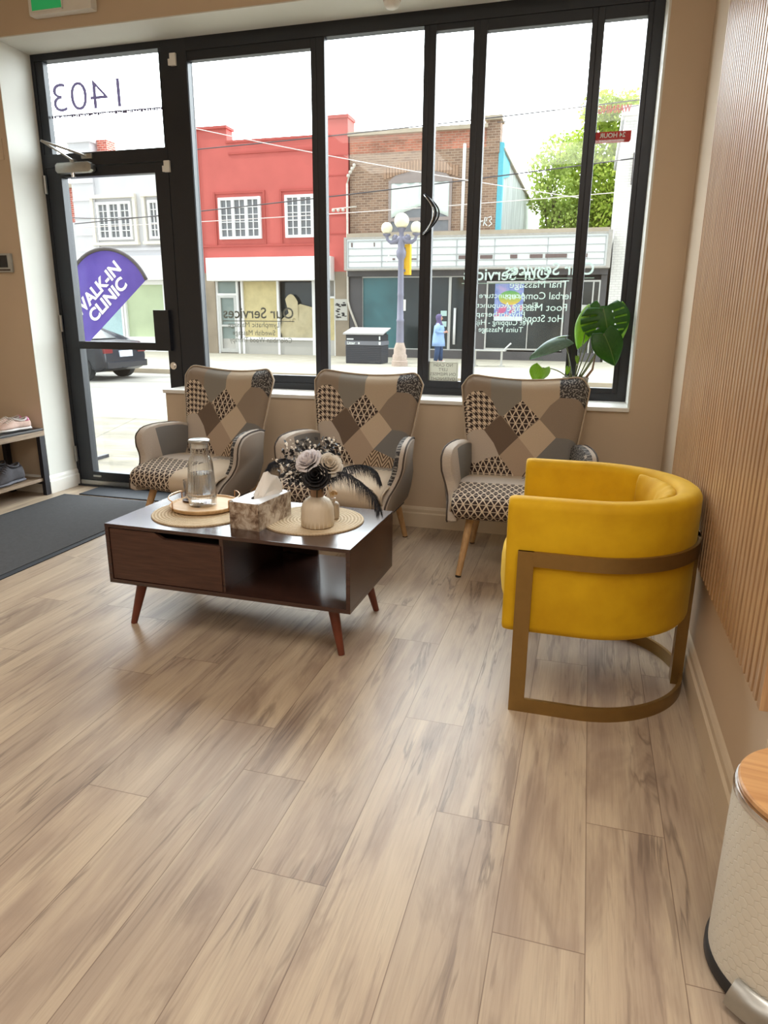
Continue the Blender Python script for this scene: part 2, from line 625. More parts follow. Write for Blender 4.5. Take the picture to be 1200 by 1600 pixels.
# fixed light above the door
w1 = holder('window_1')
b = B(); b.box(-3.515, -2.600, YW + 0.022, YW + 0.028, 2.20, 2.75)
b.obj('pane', M['glass'], w1)
b = B()
bar_v(b, -3.515, -3.455, 2.21, 2.745, YW + 0.005, YW + 0.05)
bar_v(b, -2.622, -2.600, 2.21, 2.745, YW + 0.005, YW + 0.05)
b.obj('window_frame', M['black_alu'], w1)

def window(name, x0, x1, z0, z1, sl, sr, top, bot, depth=0.05):
    w = holder(name)
    b = B()
    bar_v(b, x0 - sl, x0, z0 - bot, z1 + top, YW + 0.004, YW + depth)
    bar_v(b, x1, x1 + sr, z0 - bot, z1 + top, YW + 0.004, YW + depth)
    b.box(x0, x1, YW + 0.004, YW + depth, z1, z1 + top, 0.003)
    b.box(x0, x1, YW + 0.004, YW + depth, z0 - bot, z0, 0.003)
    b.obj('window_frame', M['black_alu'], w)
    b = B(); b.box(x0 - 0.005, x1 + 0.005, YW + 0.024, YW + 0.030, z0 - 0.005, z1 + 0.005)
    b.obj('pane', M['glass'], w)
    return w
window('window_2', -2.428, -1.643, 0.845, 2.664, 0.002, 0.034, 0.051, 0.045)
window('window_3', -1.560, -0.986, 0.840, 2.713, 0.049, 0.03, 0.002, 0.04)
w4 = window('window_4', -0.918, -0.718, 0.840, 2.684, 0.038, 0.035, 0.031, 0.04)
window('window_5', -0.645, -0.116, 0.830, 2.662, 0.038, 0.028, 0.053, 0.03)
window('window_6', -0.054, 0.150, 0.830, 2.656, 0.034, 0.026, 0.059, 0.03)
b = B()
pts = [(-0.962 + 0.075 * math.sin(PI * i / 14) , YW - 0.012 - 0.03 * math.sin(PI * i / 14), 1.67 + 0.21 * i / 14) for i in range(15)]
b.tube(pts, 0.0075, 10)
b.tube([(p[0] + 0.017 * math.sin(PI * i / 14), p[1] + 0.012, p[2]) for i, p in enumerate(pts)], 0.005, 8)
b.obj('handle', M['black_alu'], w4, True)
b = B(); b.tube([(p[0] - 0.012 * math.sin(PI * i / 14), p[1] - 0.004, p[2] - 0.004) for i, p in enumerate(pts)], 0.0035, 8)
b.obj('handle_trim', M['chrome'], w4, True)

STEP = 0.0
# ------------------------------------------------------------------ lettering on the glass
YG = YW + 0.031
M['ink_black'] = plain('black_print', C(30, 28, 30), 0.6, var=0.0)
def translucent(name, col, f=0.5, rough=0.6):
    """thin sheet that daylight shines through"""
    k = MB_(name, rough, 0, col)
    t_ = k.new('ShaderNodeBsdfTranslucent')
    t_.inputs[0].default_value = col
    mx_ = k.new('ShaderNodeMixShader')
    mx_.inputs[0].default_value = f
    o_ = [n_ for n_ in k.nt.nodes if n_.type == 'OUTPUT_MATERIAL'][0]
    k.nt.links.new(k.b.outputs[0], mx_.inputs[1])
    k.nt.links.new(t_.outputs[0], mx_.inputs[2])
    k.nt.links.new(mx_.outputs[0], o_.inputs[0])
    return k.m
M['ink_grey'] = translucent('grey_violet_vinyl', C(112, 102, 140), 0.15)
M['ink_white'] = plain('white_lettering', C(232, 238, 236), 0.5, var=0.0)
M['vinyl_white'] = translucent('white_vinyl_lettering', C(190, 208, 200), 0.30)
M['ink_red'] = translucent('red_vinyl', C(200, 44, 50), 0.14)
M['paper'] = translucent('white_paper', C(222, 220, 212), 0.3)

b = B()
tm = text_mesh('1403', 0.235, mirror=True, width=0.50, bold=-0.008)
add_text(b, tm, lambda x, y: (-3.175 + x, YG + 0.001, 2.532 + y))
b.box(-3.45, -2.63, YG, YG + 0.002, 2.436, 2.442)
rr = random.Random(5)
xx = -3.45
while xx < -2.64:                                            # ragged lower edge of the strip
    w_ = rr.uniform(0.006, 0.016)
    b.box(xx, xx + w_, YG, YG + 0.002, 2.436 - rr.uniform(0.002, 0.012), 2.437)
    xx += w_ + rr.uniform(0.0, 0.008)
tag(b.obj('house_number', M['ink_grey'], None), 'house number 1403 seen in reverse on the glass above the door', 'lettering')

def services(name, title, rows, x_edge, z_title, z_rows, size_t, size_r, mat, y, xoff=0.0, shift=None):
    b = B()
    vs, fs = text_mesh(title, size_t, mirror=True, bold=0.012)
    x0 = max(v[0] for v in vs)
    add_text(b, (vs, fs), lambda a, c: (x_edge + a - x0, y, z_title + c))
    x1 = min(v[0] for v in vs)
    b.box(x_edge - (x0 - x1) - 0.01, x_edge + 0.005, y, y + 0.001, z_title - size_t * 0.52, z_title - size_t * 0.47)
    for (txt, xr, wd), z in zip(rows, z_rows):
        vs, fs = text_mesh(txt, size_r, mirror=True, bold=0.0, width=wd)
        m1 = max(v[0] for v in vs)
        add_text(b, (vs, fs), lambda a, c: (xr + a - m1, y, z + c))
    return b.obj(name, mat, None, fix=False)
YS = YW + 0.075
tag(services('services_lettering', 'Our Services', [('Thai Massage', -0.135, 0.33), ('Herbal Compress', -0.09, 0.40), ('Foot Massage', -0.135, 0.34), ('Hot Stone', -0.15, 0.23)],
    -0.005, 1.475, [1.395, 1.332, 1.268, 1.207], 0.094, 0.056, M['vinyl_white'], YS),
    'reversed Our Services window lettering starting with Thai Massage', 'lettering')
tag(services('services_lettering', 'Our Services', [('Acupuncture', -0.37, 0.27), ('Electro Acupuncture', -0.30, 0.42), ('Physiotherapy', -0.37, 0.31), ('Wet Cupping - Hijama', -0.315, 0.40), ('Tuina Massage', -0.375, 0.26)],
    -0.245, 1.450, [1.335, 1.280, 1.230, 1.183, 1.143], 0.094, 0.043, M['vinyl_white'], YS + 0.006),
    'reversed Our Services window lettering ending with Tuina Massage', 'lettering')
M['ink_faint'] = plain('grey_window_lettering', C(128, 132, 128), 0.5, var=0.0)
tag(services('services_lettering', 'Our Services', [('Lymphatic Massage', -1.90, 0.36), ('Swedish Massage', -1.93, 0.30), ('Colombian Wood Therapy', -1.815, 0.44)],
    -1.80, 1.225, [1.155, 1.105, 1.060], 0.094, 0.046, M['ink_faint'], YG),
    'grey reversed window lettering with Colombian Wood Therapy as last line', 'lettering')
t = thing('paper_notice', 'white paper notice NO CASH LEFT ON PREMISES OVERNIGHT taped low on the glass', 'notice', (-0.832, YG, 0.892))
b = B(); b.box(-0.092, 0.092, 0.0, 0.0015, -0.058, 0.062)
b.obj('sheet', M['paper'], t)
b = B()
b.mi = 0
add_text(b, text_mesh('NO CASH\nLEFT\nON PREMISES\nOVERNIGHT', 0.027, mirror=True, spacing=1.0, bold=0.0), lambda x, y: (x, -0.0008, y))
for q in ((-0.085, 0.085, 0.054, 0.0555), (-0.085, 0.085, -0.0555, -0.054)):
    b.box(q[0], q[1], -0.0008, 0.0, q[2], q[3])
for q in ((-0.085, -0.0835), (0.0835, 0.085)):
    b.box(q[0], q[1], -0.0008, 0.0, -0.0555, 0.0555)
b.obj('printed_text', plain('grey_print', C(120, 118, 112), 0.7, var=0), t, fix=False)
t = thing('warning_sticker', 'clear and red WARNING 24 HOUR video surveillance sticker on the narrow right pane', 'sticker', (0.035, YG, 2.18))
b = B(); add_text(b, text_mesh('WARNING', 0.052, mirror=True, width=0.165, bold=0.02), lambda x, y: (-0.005 + x, 0.0, 0.075 + y))
b.obj('warning_text', M['ink_red'], t, fix=False)
b = B(); b.prism([(-0.097, -0.082), (0.08, -0.082), (0.088, -0.072), (0.088, -0.028), (-0.097, -0.028)], 'y', 0.0, 0.001)
rb = b.obj('red_band', M['ink_red'], t)
b = B()
add_text(b, text_mesh('24 HOUR', 0.031, mirror=True, bold=0.02), lambda x, y: (-0.004 + x, -0.001, -0.047 + y))
add_text(b, text_mesh('VIDEO SURVEILLANCE', 0.0125, mirror=True, bold=0.01), lambda x, y: (-0.006 + x, -0.001, -0.072 + y))
b.obj('band_text', M['ink_white'], rb, fix=False)

# ------------------------------------------------------------------ wall and ceiling fittings
for x, z, lab in ((-2.515, 2.675, 'small white contact sensor high on the black post beside the transom'), (-2.605, 2.10, 'small white contact sensor at the top corner of the door')):
    t = thing('door_sensor', lab, 'sensor', (x, YW, z))
    b = B(); b.box(-0.02, 0.02, -0.016, 0.0, -0.033, 0.033, 0.003)
    b.obj('case', M['white_plastic'], t)
    b = B(); b.box(-0.034, -0.021, -0.012, 0.0, -0.03, 0.005, 0.002)
    b.obj('magnet', M['white_plastic'], t)
t = thing('exit_sign', 'green lit exit sign in a white housing above the door', 'sign', (-3.02, YF, 2.965))
b = B(); b.box(-0.21, 0.21, -0.055, 0.0, -0.115, 0.13, 0.012)
b.obj('housing', M['white_plastic'], t, True, sharp=40)
em = MB_('green_exit_light', 0.4, 0, C(40, 150, 80))
em.b.inputs['Emission Color'].default_value = C(30, 140, 80)
em.b.inputs['Emission Strength'].default_value = 0.5
b = B(); b.box(-0.185, 0.02, -0.058, -0.054, -0.095, 0.11)
pn = b.obj('lit_panel', em.m, t)
b = B()
b.box(-0.19, 0.025, -0.060, -0.056, -0.101, -0.094); b.box(-0.19, 0.025, -0.060, -0.056, 0.109, 0.116)
b.box(-0.19, -0.183, -0.060, -0.056, -0.1, 0.115); b.box(0.018, 0.025, -0.060, -0.056, -0.1, 0.115)
b.obj('panel_border', M['white_plastic'], t)
t = thing('motion_sensor', 'small round white sensor fixed under the header above the windows', 'sensor', (-1.083, YF - 0.02, 2.745))
b = B(); b.lathe([(0.001, 0.06), (0.042, 0.06), (0.045, 0.05), (0.045, -0.018), (0.04, -0.022)], 24)
b.obj('sensor_body', plain('pinkish_beige_plastic', C(196, 172, 162), 0.5, var=0.02), t, True, sharp=40)
b = B(); b.lathe([(0.041, -0.018), (0.041, -0.03), (0.033, -0.045), (0.02, -0.053), (0.001, -0.055)], 24)
b.obj('lens', M['white_plastic'], t, True)
t = thing('wall_thermostat', 'silver framed thermostat with a dark screen on the wall left of the door', 'thermostat', (-3.70, YF, 1.525))
b = B(); b.box(-0.085, 0.085, -0.022, 0.0, -0.055, 0.06, 0.006)
b.obj('frame', M['grey_plastic'], t, True, sharp=40)
b = B(); b.box(-0.06, 0.06, -0.025, -0.02, -0.026, 0.048, 0.002)
b.obj('screen', plain('dark_screen', C(38, 40, 44), 0.15, var=0), t)
b = B(); b.box(-0.075, 0.075, -0.0245, -0.02, -0.046, -0.036, 0.001)
b.obj('button_strip', plain('dark_slot', C(60, 48, 44), 0.5, var=0), t)
t = thing('wall_plate', 'blank tan plate high on the wall left of the door', 'wall plate', (-3.62, YF, 2.19))
b = B(); b.box(-0.04, 0.04, -0.006, 0.0, -0.06, 0.06, 0.003)
b.obj('plate', M['wall'], t)

# ------------------------------------------------------------------ slatted wall panel
M['slat'] = None
k = MB_('oak_slats', 0.38, spec=0.5)
x_, y_, z_ = k.obj()
n = k.noise(k.vec(y_ * 30.0, x_ * 30.0, z_ * 1.2), 4.0, 5, 0.6)
k.color(k.ramp(n, [(0.3, C(158, 122, 88)), (0.55, C(184, 148, 110)), (0.75, C(202, 168, 128))]))
k.bump(n, 0.15, 0.001)
M['slat'] = k.m
M['slat_back'] = plain('dark_felt', C(44, 29, 21), 0.9, var=0.1)
sp = thing('slat_wall_panel', 'oak slat wall panel of narrow vertical strips on the right wall', 'wall panel')
b = B(); b.box(0.4165, 0.4245, 1.424, 3.224, 0.432, 3.24)
b.obj('felt_backing', M['slat_back'], sp)
b = B()
y = 1.422
while y < 3.21:
    b.box(0.400, 0.417, y, y + 0.0245, 0.428, 3.245, 0.0015)
    y += 0.0402
b.obj('slats', M['slat'], sp)
# ------------------------------------------------------------------ mats on the floor
M['mat'] = plain('charcoal_mat_pile', C(66, 66, 68), 0.95, var=0.12, vscale=60, bump=0.6, bscale=500)
M['rubber'] = plain('black_rubber', C(34, 38, 46), 0.75, var=0.08, vscale=50)
t = thing('entrance_mat', 'large charcoal entrance mat on the plank floor inside the door', 'mat', (0, 0, 0))
b = B(); b.box(-3.40, -2.60, 0.9, 3.83, 0.0015, 0.009, 0.003)
b.obj('pile', M['mat'], t)
b = B(); b.box(-3.43, -2.565, 0.87, 3.86, 0.0005, 0.005, 0.002)
b.obj('rubber_edge', M['rubber'], t)
b = B(); b.box(-3.33, -2.62, 3.885, 4.10, 0.0005, 0.008, 0.002)
tag(b.obj('threshold_mat', M['rubber']), 'narrow black rubber mat lying right against the door threshold', 'mat')

# ------------------------------------------------------------------ shoe bench
M['black_steel'] = plain('black_powder_coated_steel', C(34, 32, 38), 0.5, 0.2, var=0.05)
k = MB_('grey_oak', 0.5)
x_, y_, z_ = k.obj()
n = k.noise(k.vec(x_ * 18, y_ * 1.5, z_ * 18), 4, 4)
k.color(k.ramp(n, [(0.3, C(120, 100, 82)), (0.7, C(160, 138, 112))]))
M['grey_oak'] = k.m
M['black_pad'] = plain('black_seat_pad', C(44, 42, 44), 0.35, var=0.05)
t = thing('shoe_bench', 'low shoe bench with black top, oak edge and black steel legs left of the door', 'bench', (-3.69, 3.42, 0))
b = B(); b.box(-0.165, 0.165, -0.42, 0.42, 0.447, 0.463, 0.004)
b.obj('seat_pad', M['black_pad'], t)
b = B(); b.box(-0.165, 0.168, -0.425, 0.425, 0.412, 0.447, 0.002)
b.obj('top_board', M['grey_oak'], t)
b = B(); b.box(-0.15, 0.15, -0.41, 0.39, 0.10, 0.122, 0.002)
b.obj('lower_shelf', M['grey_oak'], t)
for sx in (-1, 1):
    for sy in (-1, 1):
        b = B(); b.box(sx * 0.150 - 0.015, sx * 0.150 + 0.015, sy * 0.402 - 0.022, sy * 0.402 + 0.022, 0.0, 0.412, 0.002)
        b.obj('leg', M['black_steel'], t)
for sy in (-1, 1):
    b = B(); b.box(-0.135, 0.135, sy * 0.40 - 0.012, sy * 0.40 + 0.012, 0.076, 0.10, 0.002)
    b.obj('cross_bar', M['black_steel'], t)

def shoe(name, label, mats, loc, rz, group, L=0.25, tall=0.085, cat='shoe', slipper=False):
    """a shoe with its toe towards local -y"""
    t = thing(name, label, cat, loc, rz, group)
    upper, sole, heel, inner = mats
    def half(s):   # half width along the length, s from toe 0 to heel 1
        return (0.020 + 0.030 * math.sin(min(1, s * 2.2) * PI / 2) - 0.012 * math.exp(-((s - 0.55) / 0.16) ** 2)) * min(1, (s / 0.06) ** 0.5 if s < 0.06 else 1) * (1 if s < 0.93 else max(0.35, (1 - ((s - 0.93) / 0.07) ** 2 * 0.6)))
    def top(s):
        return 0.026 + (tall - 0.026) * max(0.0, min(1.0, (s - 0.02) / 0.50)) ** 0.8
    b = B()
    n = 16
    rings = []
    for i in range(n + 1):
        s = i / n
        w = half(max(s, 0.012)) * 1.0
        rings.append([(w * math.cos(a), -L / 2 + L * s, 0.0135 + 0.0135 * math.sin(a)) for a in [2 * PI * k_ / 12 for k_ in range(12)]])
    b.loft(rings)
    b.obj('sole', sole, t, True, sharp=50)
    b = B()
    rings = []
    for i in range(n + 1):
        s = 0.02 + 0.97 * i / n
        w = half(s) * 0.98
        h = top(s)
        open_ = 0.55 < s < 0.95 and not slipper
        ring = []
        for k_ in range(14):
            a = -0.15 + (PI + 0.3) * k_ / 13
            x = w * math.cos(a) * (1 - 0.25 * max(0, math.sin(a)) ** 3)
            z = 0.02 + (h - 0.02) * max(0.0, math.sin(a)) ** 0.7
            if open_ and 4 <= k_ <= 9: z = min(z, h - 0.030)
            ring.append((x, -L / 2 + L * s, z))
        rings.append(ring)
    b.loft(rings, True)
    u = b.obj('upper', upper, t, True, subsurf=1)
    b = B()
    b.ball((0, -L / 2 + L * 0.945, 0.052), 0.030, 12, 0.95, 0.42, 1.15)
    b.obj('heel_tab', heel, t, True)
    if not slipper:
        b = B()
        pts = []
        for k_ in range(20):
            a = 2 * PI * k_ / 20
            s = 0.735 + 0.20 * math.cos(a)
            pts.append((0.027 * math.sin(a) * (1 if s < 0.85 else 0.85), -L / 2 + L * s, top(s) - 0.019 + 0.012 * math.cos(a) ** 2))
        b.ring_tube(pts, 0.007)
        b.obj('collar', inner, t, True)
        b = B()
        for i in range(5):
            s = 0.30 + 0.055 * i
            z = top(s) + 0.003
            b.tube([(-0.022, -L / 2 + L * s, z - 0.008), (0, -L / 2 + L * (s + 0.01), z), (0.022, -L / 2 + L * s, z - 0.008)], 0.0025, 6)
        b.obj('laces', sole, t, True)
    return t
M['pink_knit'] = plain('pale_pink_knit', C(206, 178, 166), 0.8, var=0.10, vscale=60, bump=0.3)
M['sole_white'] = plain('white_rubber_sole', C(224, 222, 220), 0.6, var=0.04)
M['pink'] = plain('bright_pink_tab', C(232, 150, 190), 0.6, var=0.05)
M['lining'] = plain('grey_white_lining', C(186, 180, 176), 0.8, var=0.05)
sm = (M['pink_knit'], M['sole_white'], M['pink'], M['lining'])
shoe('sneaker', 'pale pink sneaker with pink heel, nearer the front edge of the bench', sm, (-3.605, 3.665, 0.463), -0.10, 'pale pink sneakers on the bench')
shoe('sneaker', 'pale pink sneaker with pink heel, behind its mate on the bench', sm, (-3.700, 3.705, 0.463), -0.06, 'pale pink sneakers on the bench')
M['dark_plush'] = plain('dark_grey_plush', C(74, 72, 76), 0.95, var=0.15, vscale=30, bump=0.5)
M['dark_sole'] = plain('mid_grey_sole', C(104, 104, 112), 0.8, var=0.05)
dm = (M['dark_plush'], M['dark_sole'], M['dark_plush'], M['dark_plush'])
shoe('grey_shoe', 'dark grey soft shoe standing on the lower bench shelf', dm, (-3.61, 3.57, 0.122), 0.15, 'dark grey shoes under the bench', 0.27, 0.13)
s2 = shoe('grey_shoe', 'dark grey soft shoe leaning behind its mate on the lower shelf', dm, (-3.73, 3.60, 0.122), 0.35, 'dark grey shoes under the bench', 0.27, 0.13)

# ------------------------------------------------------------------ coffee table
k = MB_('dark_walnut_laminate', 0.19, spec=0.75)
x_, y_, z_ = k.obj()
n = k.noise(k.vec(x_ * 1.4, y_ * 16, z_ * 16), 5, 5, 0.6)
k.color(k.ramp(n, [(0.3, C(50, 32, 27)), (0.7, C(70, 45, 37))]))
M['walnut'] = k.m
k = MB_('walnut_drawer_front', 0.42, spec=0.4)
x_, y_, z_ = k.obj()
n = k.noise(k.vec(x_ * 1.2, y_ * 20, z_ * 20), 6, 5, 0.6)
k.color(k.ramp(n, [(0.3, C(64, 42, 34)), (0.7, C(86, 58, 46))]))
M['walnut_front'] = k.m
M['leg_red'] = plain('reddish_stained_leg', C(104, 50, 32), 0.35, var=0.1, vscale=20)
M['dark_gap'] = plain('black_recess', C(20, 14, 12), 0.8, var=0)
tb = thing('coffee_table', 'low dark walnut coffee table with one drawer and an open shelf', 'coffee table', (-1.230, 2.398, 0), math.radians(-0.9))
W2, D2 = 0.503, 0.263
b = B(); b.box(-W2, W2, -D2, D2, 0.418, 0.432, 0.0015)
b.obj('table_top', M['walnut'], tb)
b = B(); b.box(-W2, W2, -D2, D2, 0.190, 0.206, 0.0015)
b.obj('bottom_board', M['walnut'], tb)
for sx in (-1, 1):
    b = B(); b.box(sx * (W2 - 0.008) - 0.008, sx * (W2 - 0.008) + 0.008, -D2, D2, 0.206, 0.418, 0.0015)
    b.obj('side_panel', M['walnut'], tb)
b = B(); b.box(-0.012, 0.004, -D2 + 0.01, D2 - 0.002, 0.206, 0.418)
b.obj('divider', M['walnut'], tb)
b = B(); b.box(-W2 + 0.016, -0.012, D2 - 0.014, D2 - 0.002, 0.206, 0.418); b.box(0.004, 0.17, D2 - 0.014, D2 - 0.002, 0.206, 0.418)
b.obj('back_panel', M['walnut'], tb)
dr = None
b = B()
b.prism([(-W2 + 0.018, 0.208), (-0.006, 0.208), (-0.006, 0.389), (-0.245, 0.389), (-0.285, 0.414), (-W2 + 0.018, 0.414)], 'y', -D2 + 0.004, -D2 + 0.02, 0.001)
dr = b.obj('drawer', M['walnut_front'], tb)
b = B(); b.box(-W2 + 0.03, -0.02, -D2 + 0.024, D2 - 0.03, 0.209, 0.385)
b.obj('drawer_box', M['dark_gap'], dr)
for sx in (-1, 1):
    for sy in (-1, 1):
        b = B()
        x0, y0 = sx * 0.405, sy * 0.185
        x1, y1 = sx * 0.450, sy * 0.212
        b.tube([(x0, y0, 0.190), (x0 + (x1 - x0) * 0.5, y0 + (y1 - y0) * 0.5, 0.095), (x1, y1, 0.0)], [0.022, 0.0175, 0.0125], 14)
        b.obj('leg', M['leg_red'], tb, True, sharp=40)

# ------------------------------------------------------------------ patchwork armchairs
def fabric(name, pat):
    k = MB_(name, 0.85, spec=0.25)
    u, v, _ = k.uv('cloth')
    pat(k, u, v)
    wv = k.noise(k.vec(u * 1.0, v * 1.0), 900, 2)
    k.bump(wv, 0.25, 0.001)
    return k.m
def solid(col):
    def f(k, u, v):
        n = k.noise(k.vec(u, v), 380, 2)
        d = tuple(c * 0.86 for c in col[:3]) + (1,)
        l = tuple(min(1, c * 1.12) for c in col[:3]) + (1,)
        k.color(k.ramp(n, [(0.3, d), (0.7, l)]))
    return f
CREAM, DARK = C(208, 192, 172), C(58, 46, 44)
def houndstooth(k, u, v):
    p = 0.0285
    x, y = u / p, v / p
    a = x.frac().lt(0.5)
    c = y.frac().lt(0.5)
    d = ((x + y) * 2.0).frac().lt(0.5)
    same = (a - c).abs().lt(0.5)
    m = same * a + (1.0 - same) * d
    k.color(k.mix(m, CREAM, DARK))
def hearts(k, u, v):
    p = 0.037
    x, y = u / p, v / p
    y = v / (p * 0.87)
    l1 = (y.frac() - 0.5).abs()
    l2 = ((x + y * 0.5).frac() - 0.5).abs()
    l3 = ((x - y * 0.5).frac() - 0.5).abs()
    line = (l2.mx(l3)).gt(0.405)
    bars = l1.gt(0.43)
    k.color(k.mix(line.mx(bars * 0.75), DARK, CREAM))
def chevron(k, u, v):
    x = (u / 0.085).frac() - 0.5
    s = ((v + x.abs() * 0.085 * 1.3) / 0.026).frac().lt(0.45)
    k.color(k.mix(s, C(190, 168, 142), C(92, 74, 62)))
def stripes(k, u, v):
    s = ((u + v * 0.6) / 0.030).frac().lt(0.45)
    k.color(k.mix(s, C(204, 192, 176), C(96, 94, 98)))
def speckle(k, u, v):
    n = k.noise(k.vec(u, v), 120, 2, 0.5)
    k.color(k.mix(n.gt(0.54), C(60, 58, 60), C(150, 146, 140)))
def dashes(k, u, v):
    m = (u / 0.022).frac().lt(0.5) * (v / 0.014).frac().lt(0.5)
    k.color(k.mix(m, C(186, 180, 172), C(72, 72, 82)))
FAB = {}
for nm, fn in dict(taupe=solid(C(142, 127, 112)), grey=solid(C(134, 129, 121)), tan=solid(C(180, 163, 142)), brown=solid(C(108, 92, 80)), beige=solid(C(194, 176, 154)),
                   pinktan=solid(C(172, 152, 133)), slate=solid(C(122, 120, 118)), lightgrey=solid(C(184, 172, 160)), taupegrey=solid(C(140, 126, 113)), cream=solid(C(196, 180, 160)),
                   houndstooth=houndstooth, hearts=hearts, chevron=chevron, stripes=stripes, speckle=speckle, dashes=dashes).items():
    FAB[nm] = fabric('cloth_' + nm, fn)
FN = list(FAB)
FL = [FAB[n_] for n_ in FN]
M['piping'] = plain('cream_piping', C(176, 160, 140), 0.8, var=0.04)
M['piping_dark'] = plain('dark_piping', C(70, 60, 54), 0.8, var=0.04)
k = MB_('light_beech', 0.42)
x_, y_, z_ = k.obj()
n = k.noise(k.vec(x_ * 30, y_ * 30, z_ * 2), 4, 4)
k.color(k.ramp(n, [(0.3, C(172, 134, 90)), (0.7, C(202, 164, 118))]))
M['beech'] = k.m
M['foot_cap'] = plain('dark_foot_cap', C(40, 32, 28), 0.6, var=0)

def inside(p, poly):
    x, y = p
    r = False
    for i in range(len(poly)):
        (x1, y1), (x2, y2) = poly[i - 1], poly[i]
        if (y1 > y) != (y2 > y) and x < (x2 - x1) * (y - y1) / (y2 - y1) + x1: r = not r
    return r
def patch_sheet(bm, u0, u1, v0, v1, nu, nv, patches, default, us=1.0, vs=1.0):
    """flat sheet cut exactly along the patch seams; returns its verts"""
    uvl = bm.loops.layers.uv.get('cloth') or bm.loops.layers.uv.new('cloth')
    tmp = bmesh.new()
    vv = [[tmp.verts.new((u0 + (u1 - u0) * i / nu, v0 + (v1 - v0) * j / nv, 0)) for j in range(nv + 1)] for i in range(nu + 1)]
    for i in range(nu):
        for j in range(nv):
            tmp.faces.new((vv[i][j], vv[i + 1][j], vv[i + 1][j + 1], vv[i][j + 1]))
    done = set()
    for nm, poly in patches:
        for i in range(len(poly)):
            a, c = Vector(poly[i - 1]), Vector(poly[i])
            if (c - a).length < 1e-6: continue
            d = (c - a).normalized()
            nrm = Vector((-d.y, d.x))
            off = nrm.dot(a)
            key = (round(abs(nrm.x), 2), round(abs(nrm.y), 2), round(abs(off), 3), nrm.x * nrm.y > 0)
            if key in done: continue
            done.add(key)
            # cut only faces near this seam segment
            lo, hi = min(0, 0), (c - a).length
            geo = []
            for f in tmp.faces:
                m = f.calc_center_median().xy - a
                s = m.dot(d)
                if -0.08 < s < hi + 0.08 and abs(m.dot(nrm)) < 0.12: geo.append(f)
            es = {e for f in geo for e in f.edges}
            ve = {v for f in geo for v in f.verts}
            bmesh.ops.bisect_plane(tmp, geom=list(geo) + list(es) + list(ve), plane_co=(a.x, a.y, 0), plane_no=(nrm.x, nrm.y, 0), dist=1e-5)
    out = []
    mp = {}
    for v in tmp.verts:
        mp[v] = bm.verts.new(v.co)
        out.append(mp[v])
    for f in tmp.faces:
        c = f.calc_center_median()
        nm = default
        for pn_, poly in patches:
            if inside((c.x, c.y), poly):
                nm = pn_
                break
        nf = bm.faces.new([mp[v] for v in f.verts])
        nf.material_index = FN.index(nm)
        for l in nf.loops: l[uvl].uv = (l.vert.co.x * us, l.vert.co.y * vs)
    tmp.free()
    return out

def back_patches():
    def cv(x, y):
        L = 200 + (y - 225) * (15 / 335)
        R = 1040 - (y - 225) * (85 / 355)
        u = (x - L) / (R - L) - 0.5
        yt = 137 - 40 * (2 * u) ** 2
        return (u, (790 - y) / (790 - yt))
    P = [
        ('houndstooth', [(150, 203), (330, 203), (395, 258), (440, 345), (385, 400), (330, 442), (150, 438)]),
        ('taupe', [(150, 20), (390, 20), (390, 253), (330, 203), (150, 203)]),
        ('grey', [(390, 20), (602, 20), (602, 252), (470, 355), (440, 345), (390, 253)]),
        ('hearts', [(602, 252), (718, 360), (575, 475), (470, 355)]),
        ('tan', [(602, 20), (868, 20), (862, 230), (795, 280), (722, 365), (602, 252)]),
        ('speckle', [(868, 20), (1120, 20), (1120, 226), (862, 230)]),
        ('taupe', [(862, 230), (1120, 226), (1120, 472), (833, 472), (722, 365), (795, 280)]),
        ('brown', [(455, 350), (575, 478), (437, 597), (400, 520), (335, 442), (385, 400)]),
        ('lightgrey', [(150, 438), (335, 442), (400, 520), (437, 597), (350, 615), (270, 650), (150, 600)]),
        ('beige', [(722, 365), (833, 472), (690, 605), (575, 478)]),
        ('pinktan', [(575, 478), (690, 605), (565, 745), (437, 597)]),
        ('slate', [(833, 472), (1120, 472), (1120, 655), (860, 655), (690, 605)]),
        ('hearts', [(437, 597), (565, 745), (562, 860), (100, 860), (150, 600), (270, 650), (350, 615)]),
        ('chevron', [(690, 605), (860, 655), (1120, 655), (1120, 860), (562, 860), (565, 745)]),
    ]
    return [(n_, [cv(*p) for p in q]) for n_, q in P]

def hw(t): return 0.235 + 0.085 * min(1, t) ** 0.8
def back_map(u, t, side):
    s = 2 * u
    ztop = 0.895 + 0.035 * s * s - 0.070 * max(0, (abs(s) - 0.74) / 0.26) ** 3.2
    z = 0.36 + t * (ztop - 0.36)
    x = s * hw(t)
    g = max(0.0, (1 - abs(s) ** 7)) ** 0.5 * max(0.0, 1 - max(0, (t - 0.9) / 0.1) ** 2.2) ** 0.5
    g = max(g, 0.22)
    y = 0.150 + 0.15 * t - 0.055 * abs(s) ** 2.4 * (0.35 + 0.75 * min(1, (t + 0.2)))
    tufts = 0.010 * math.cos(s * PI * 1.2) * math.sin(t * PI)
    if side > 0: return (x, y - 0.050 * g - tufts, z)
    return (x, y + 0.045 * g, z)

def finish(bm, name, parent, smooth=True):
    bmesh.ops.recalc_face_normals(bm, faces=bm.faces)
    me = bpy.data.meshes.new(name)
    bm.to_mesh(me)
    bm.free()
    for m in FL: me.materials.append(m)
    for p in me.polygons: p.use_smooth = smooth
    o = bpy.data.objects.new(name, me)
    COL.objects.link(o)
    o.parent = parent
    return o

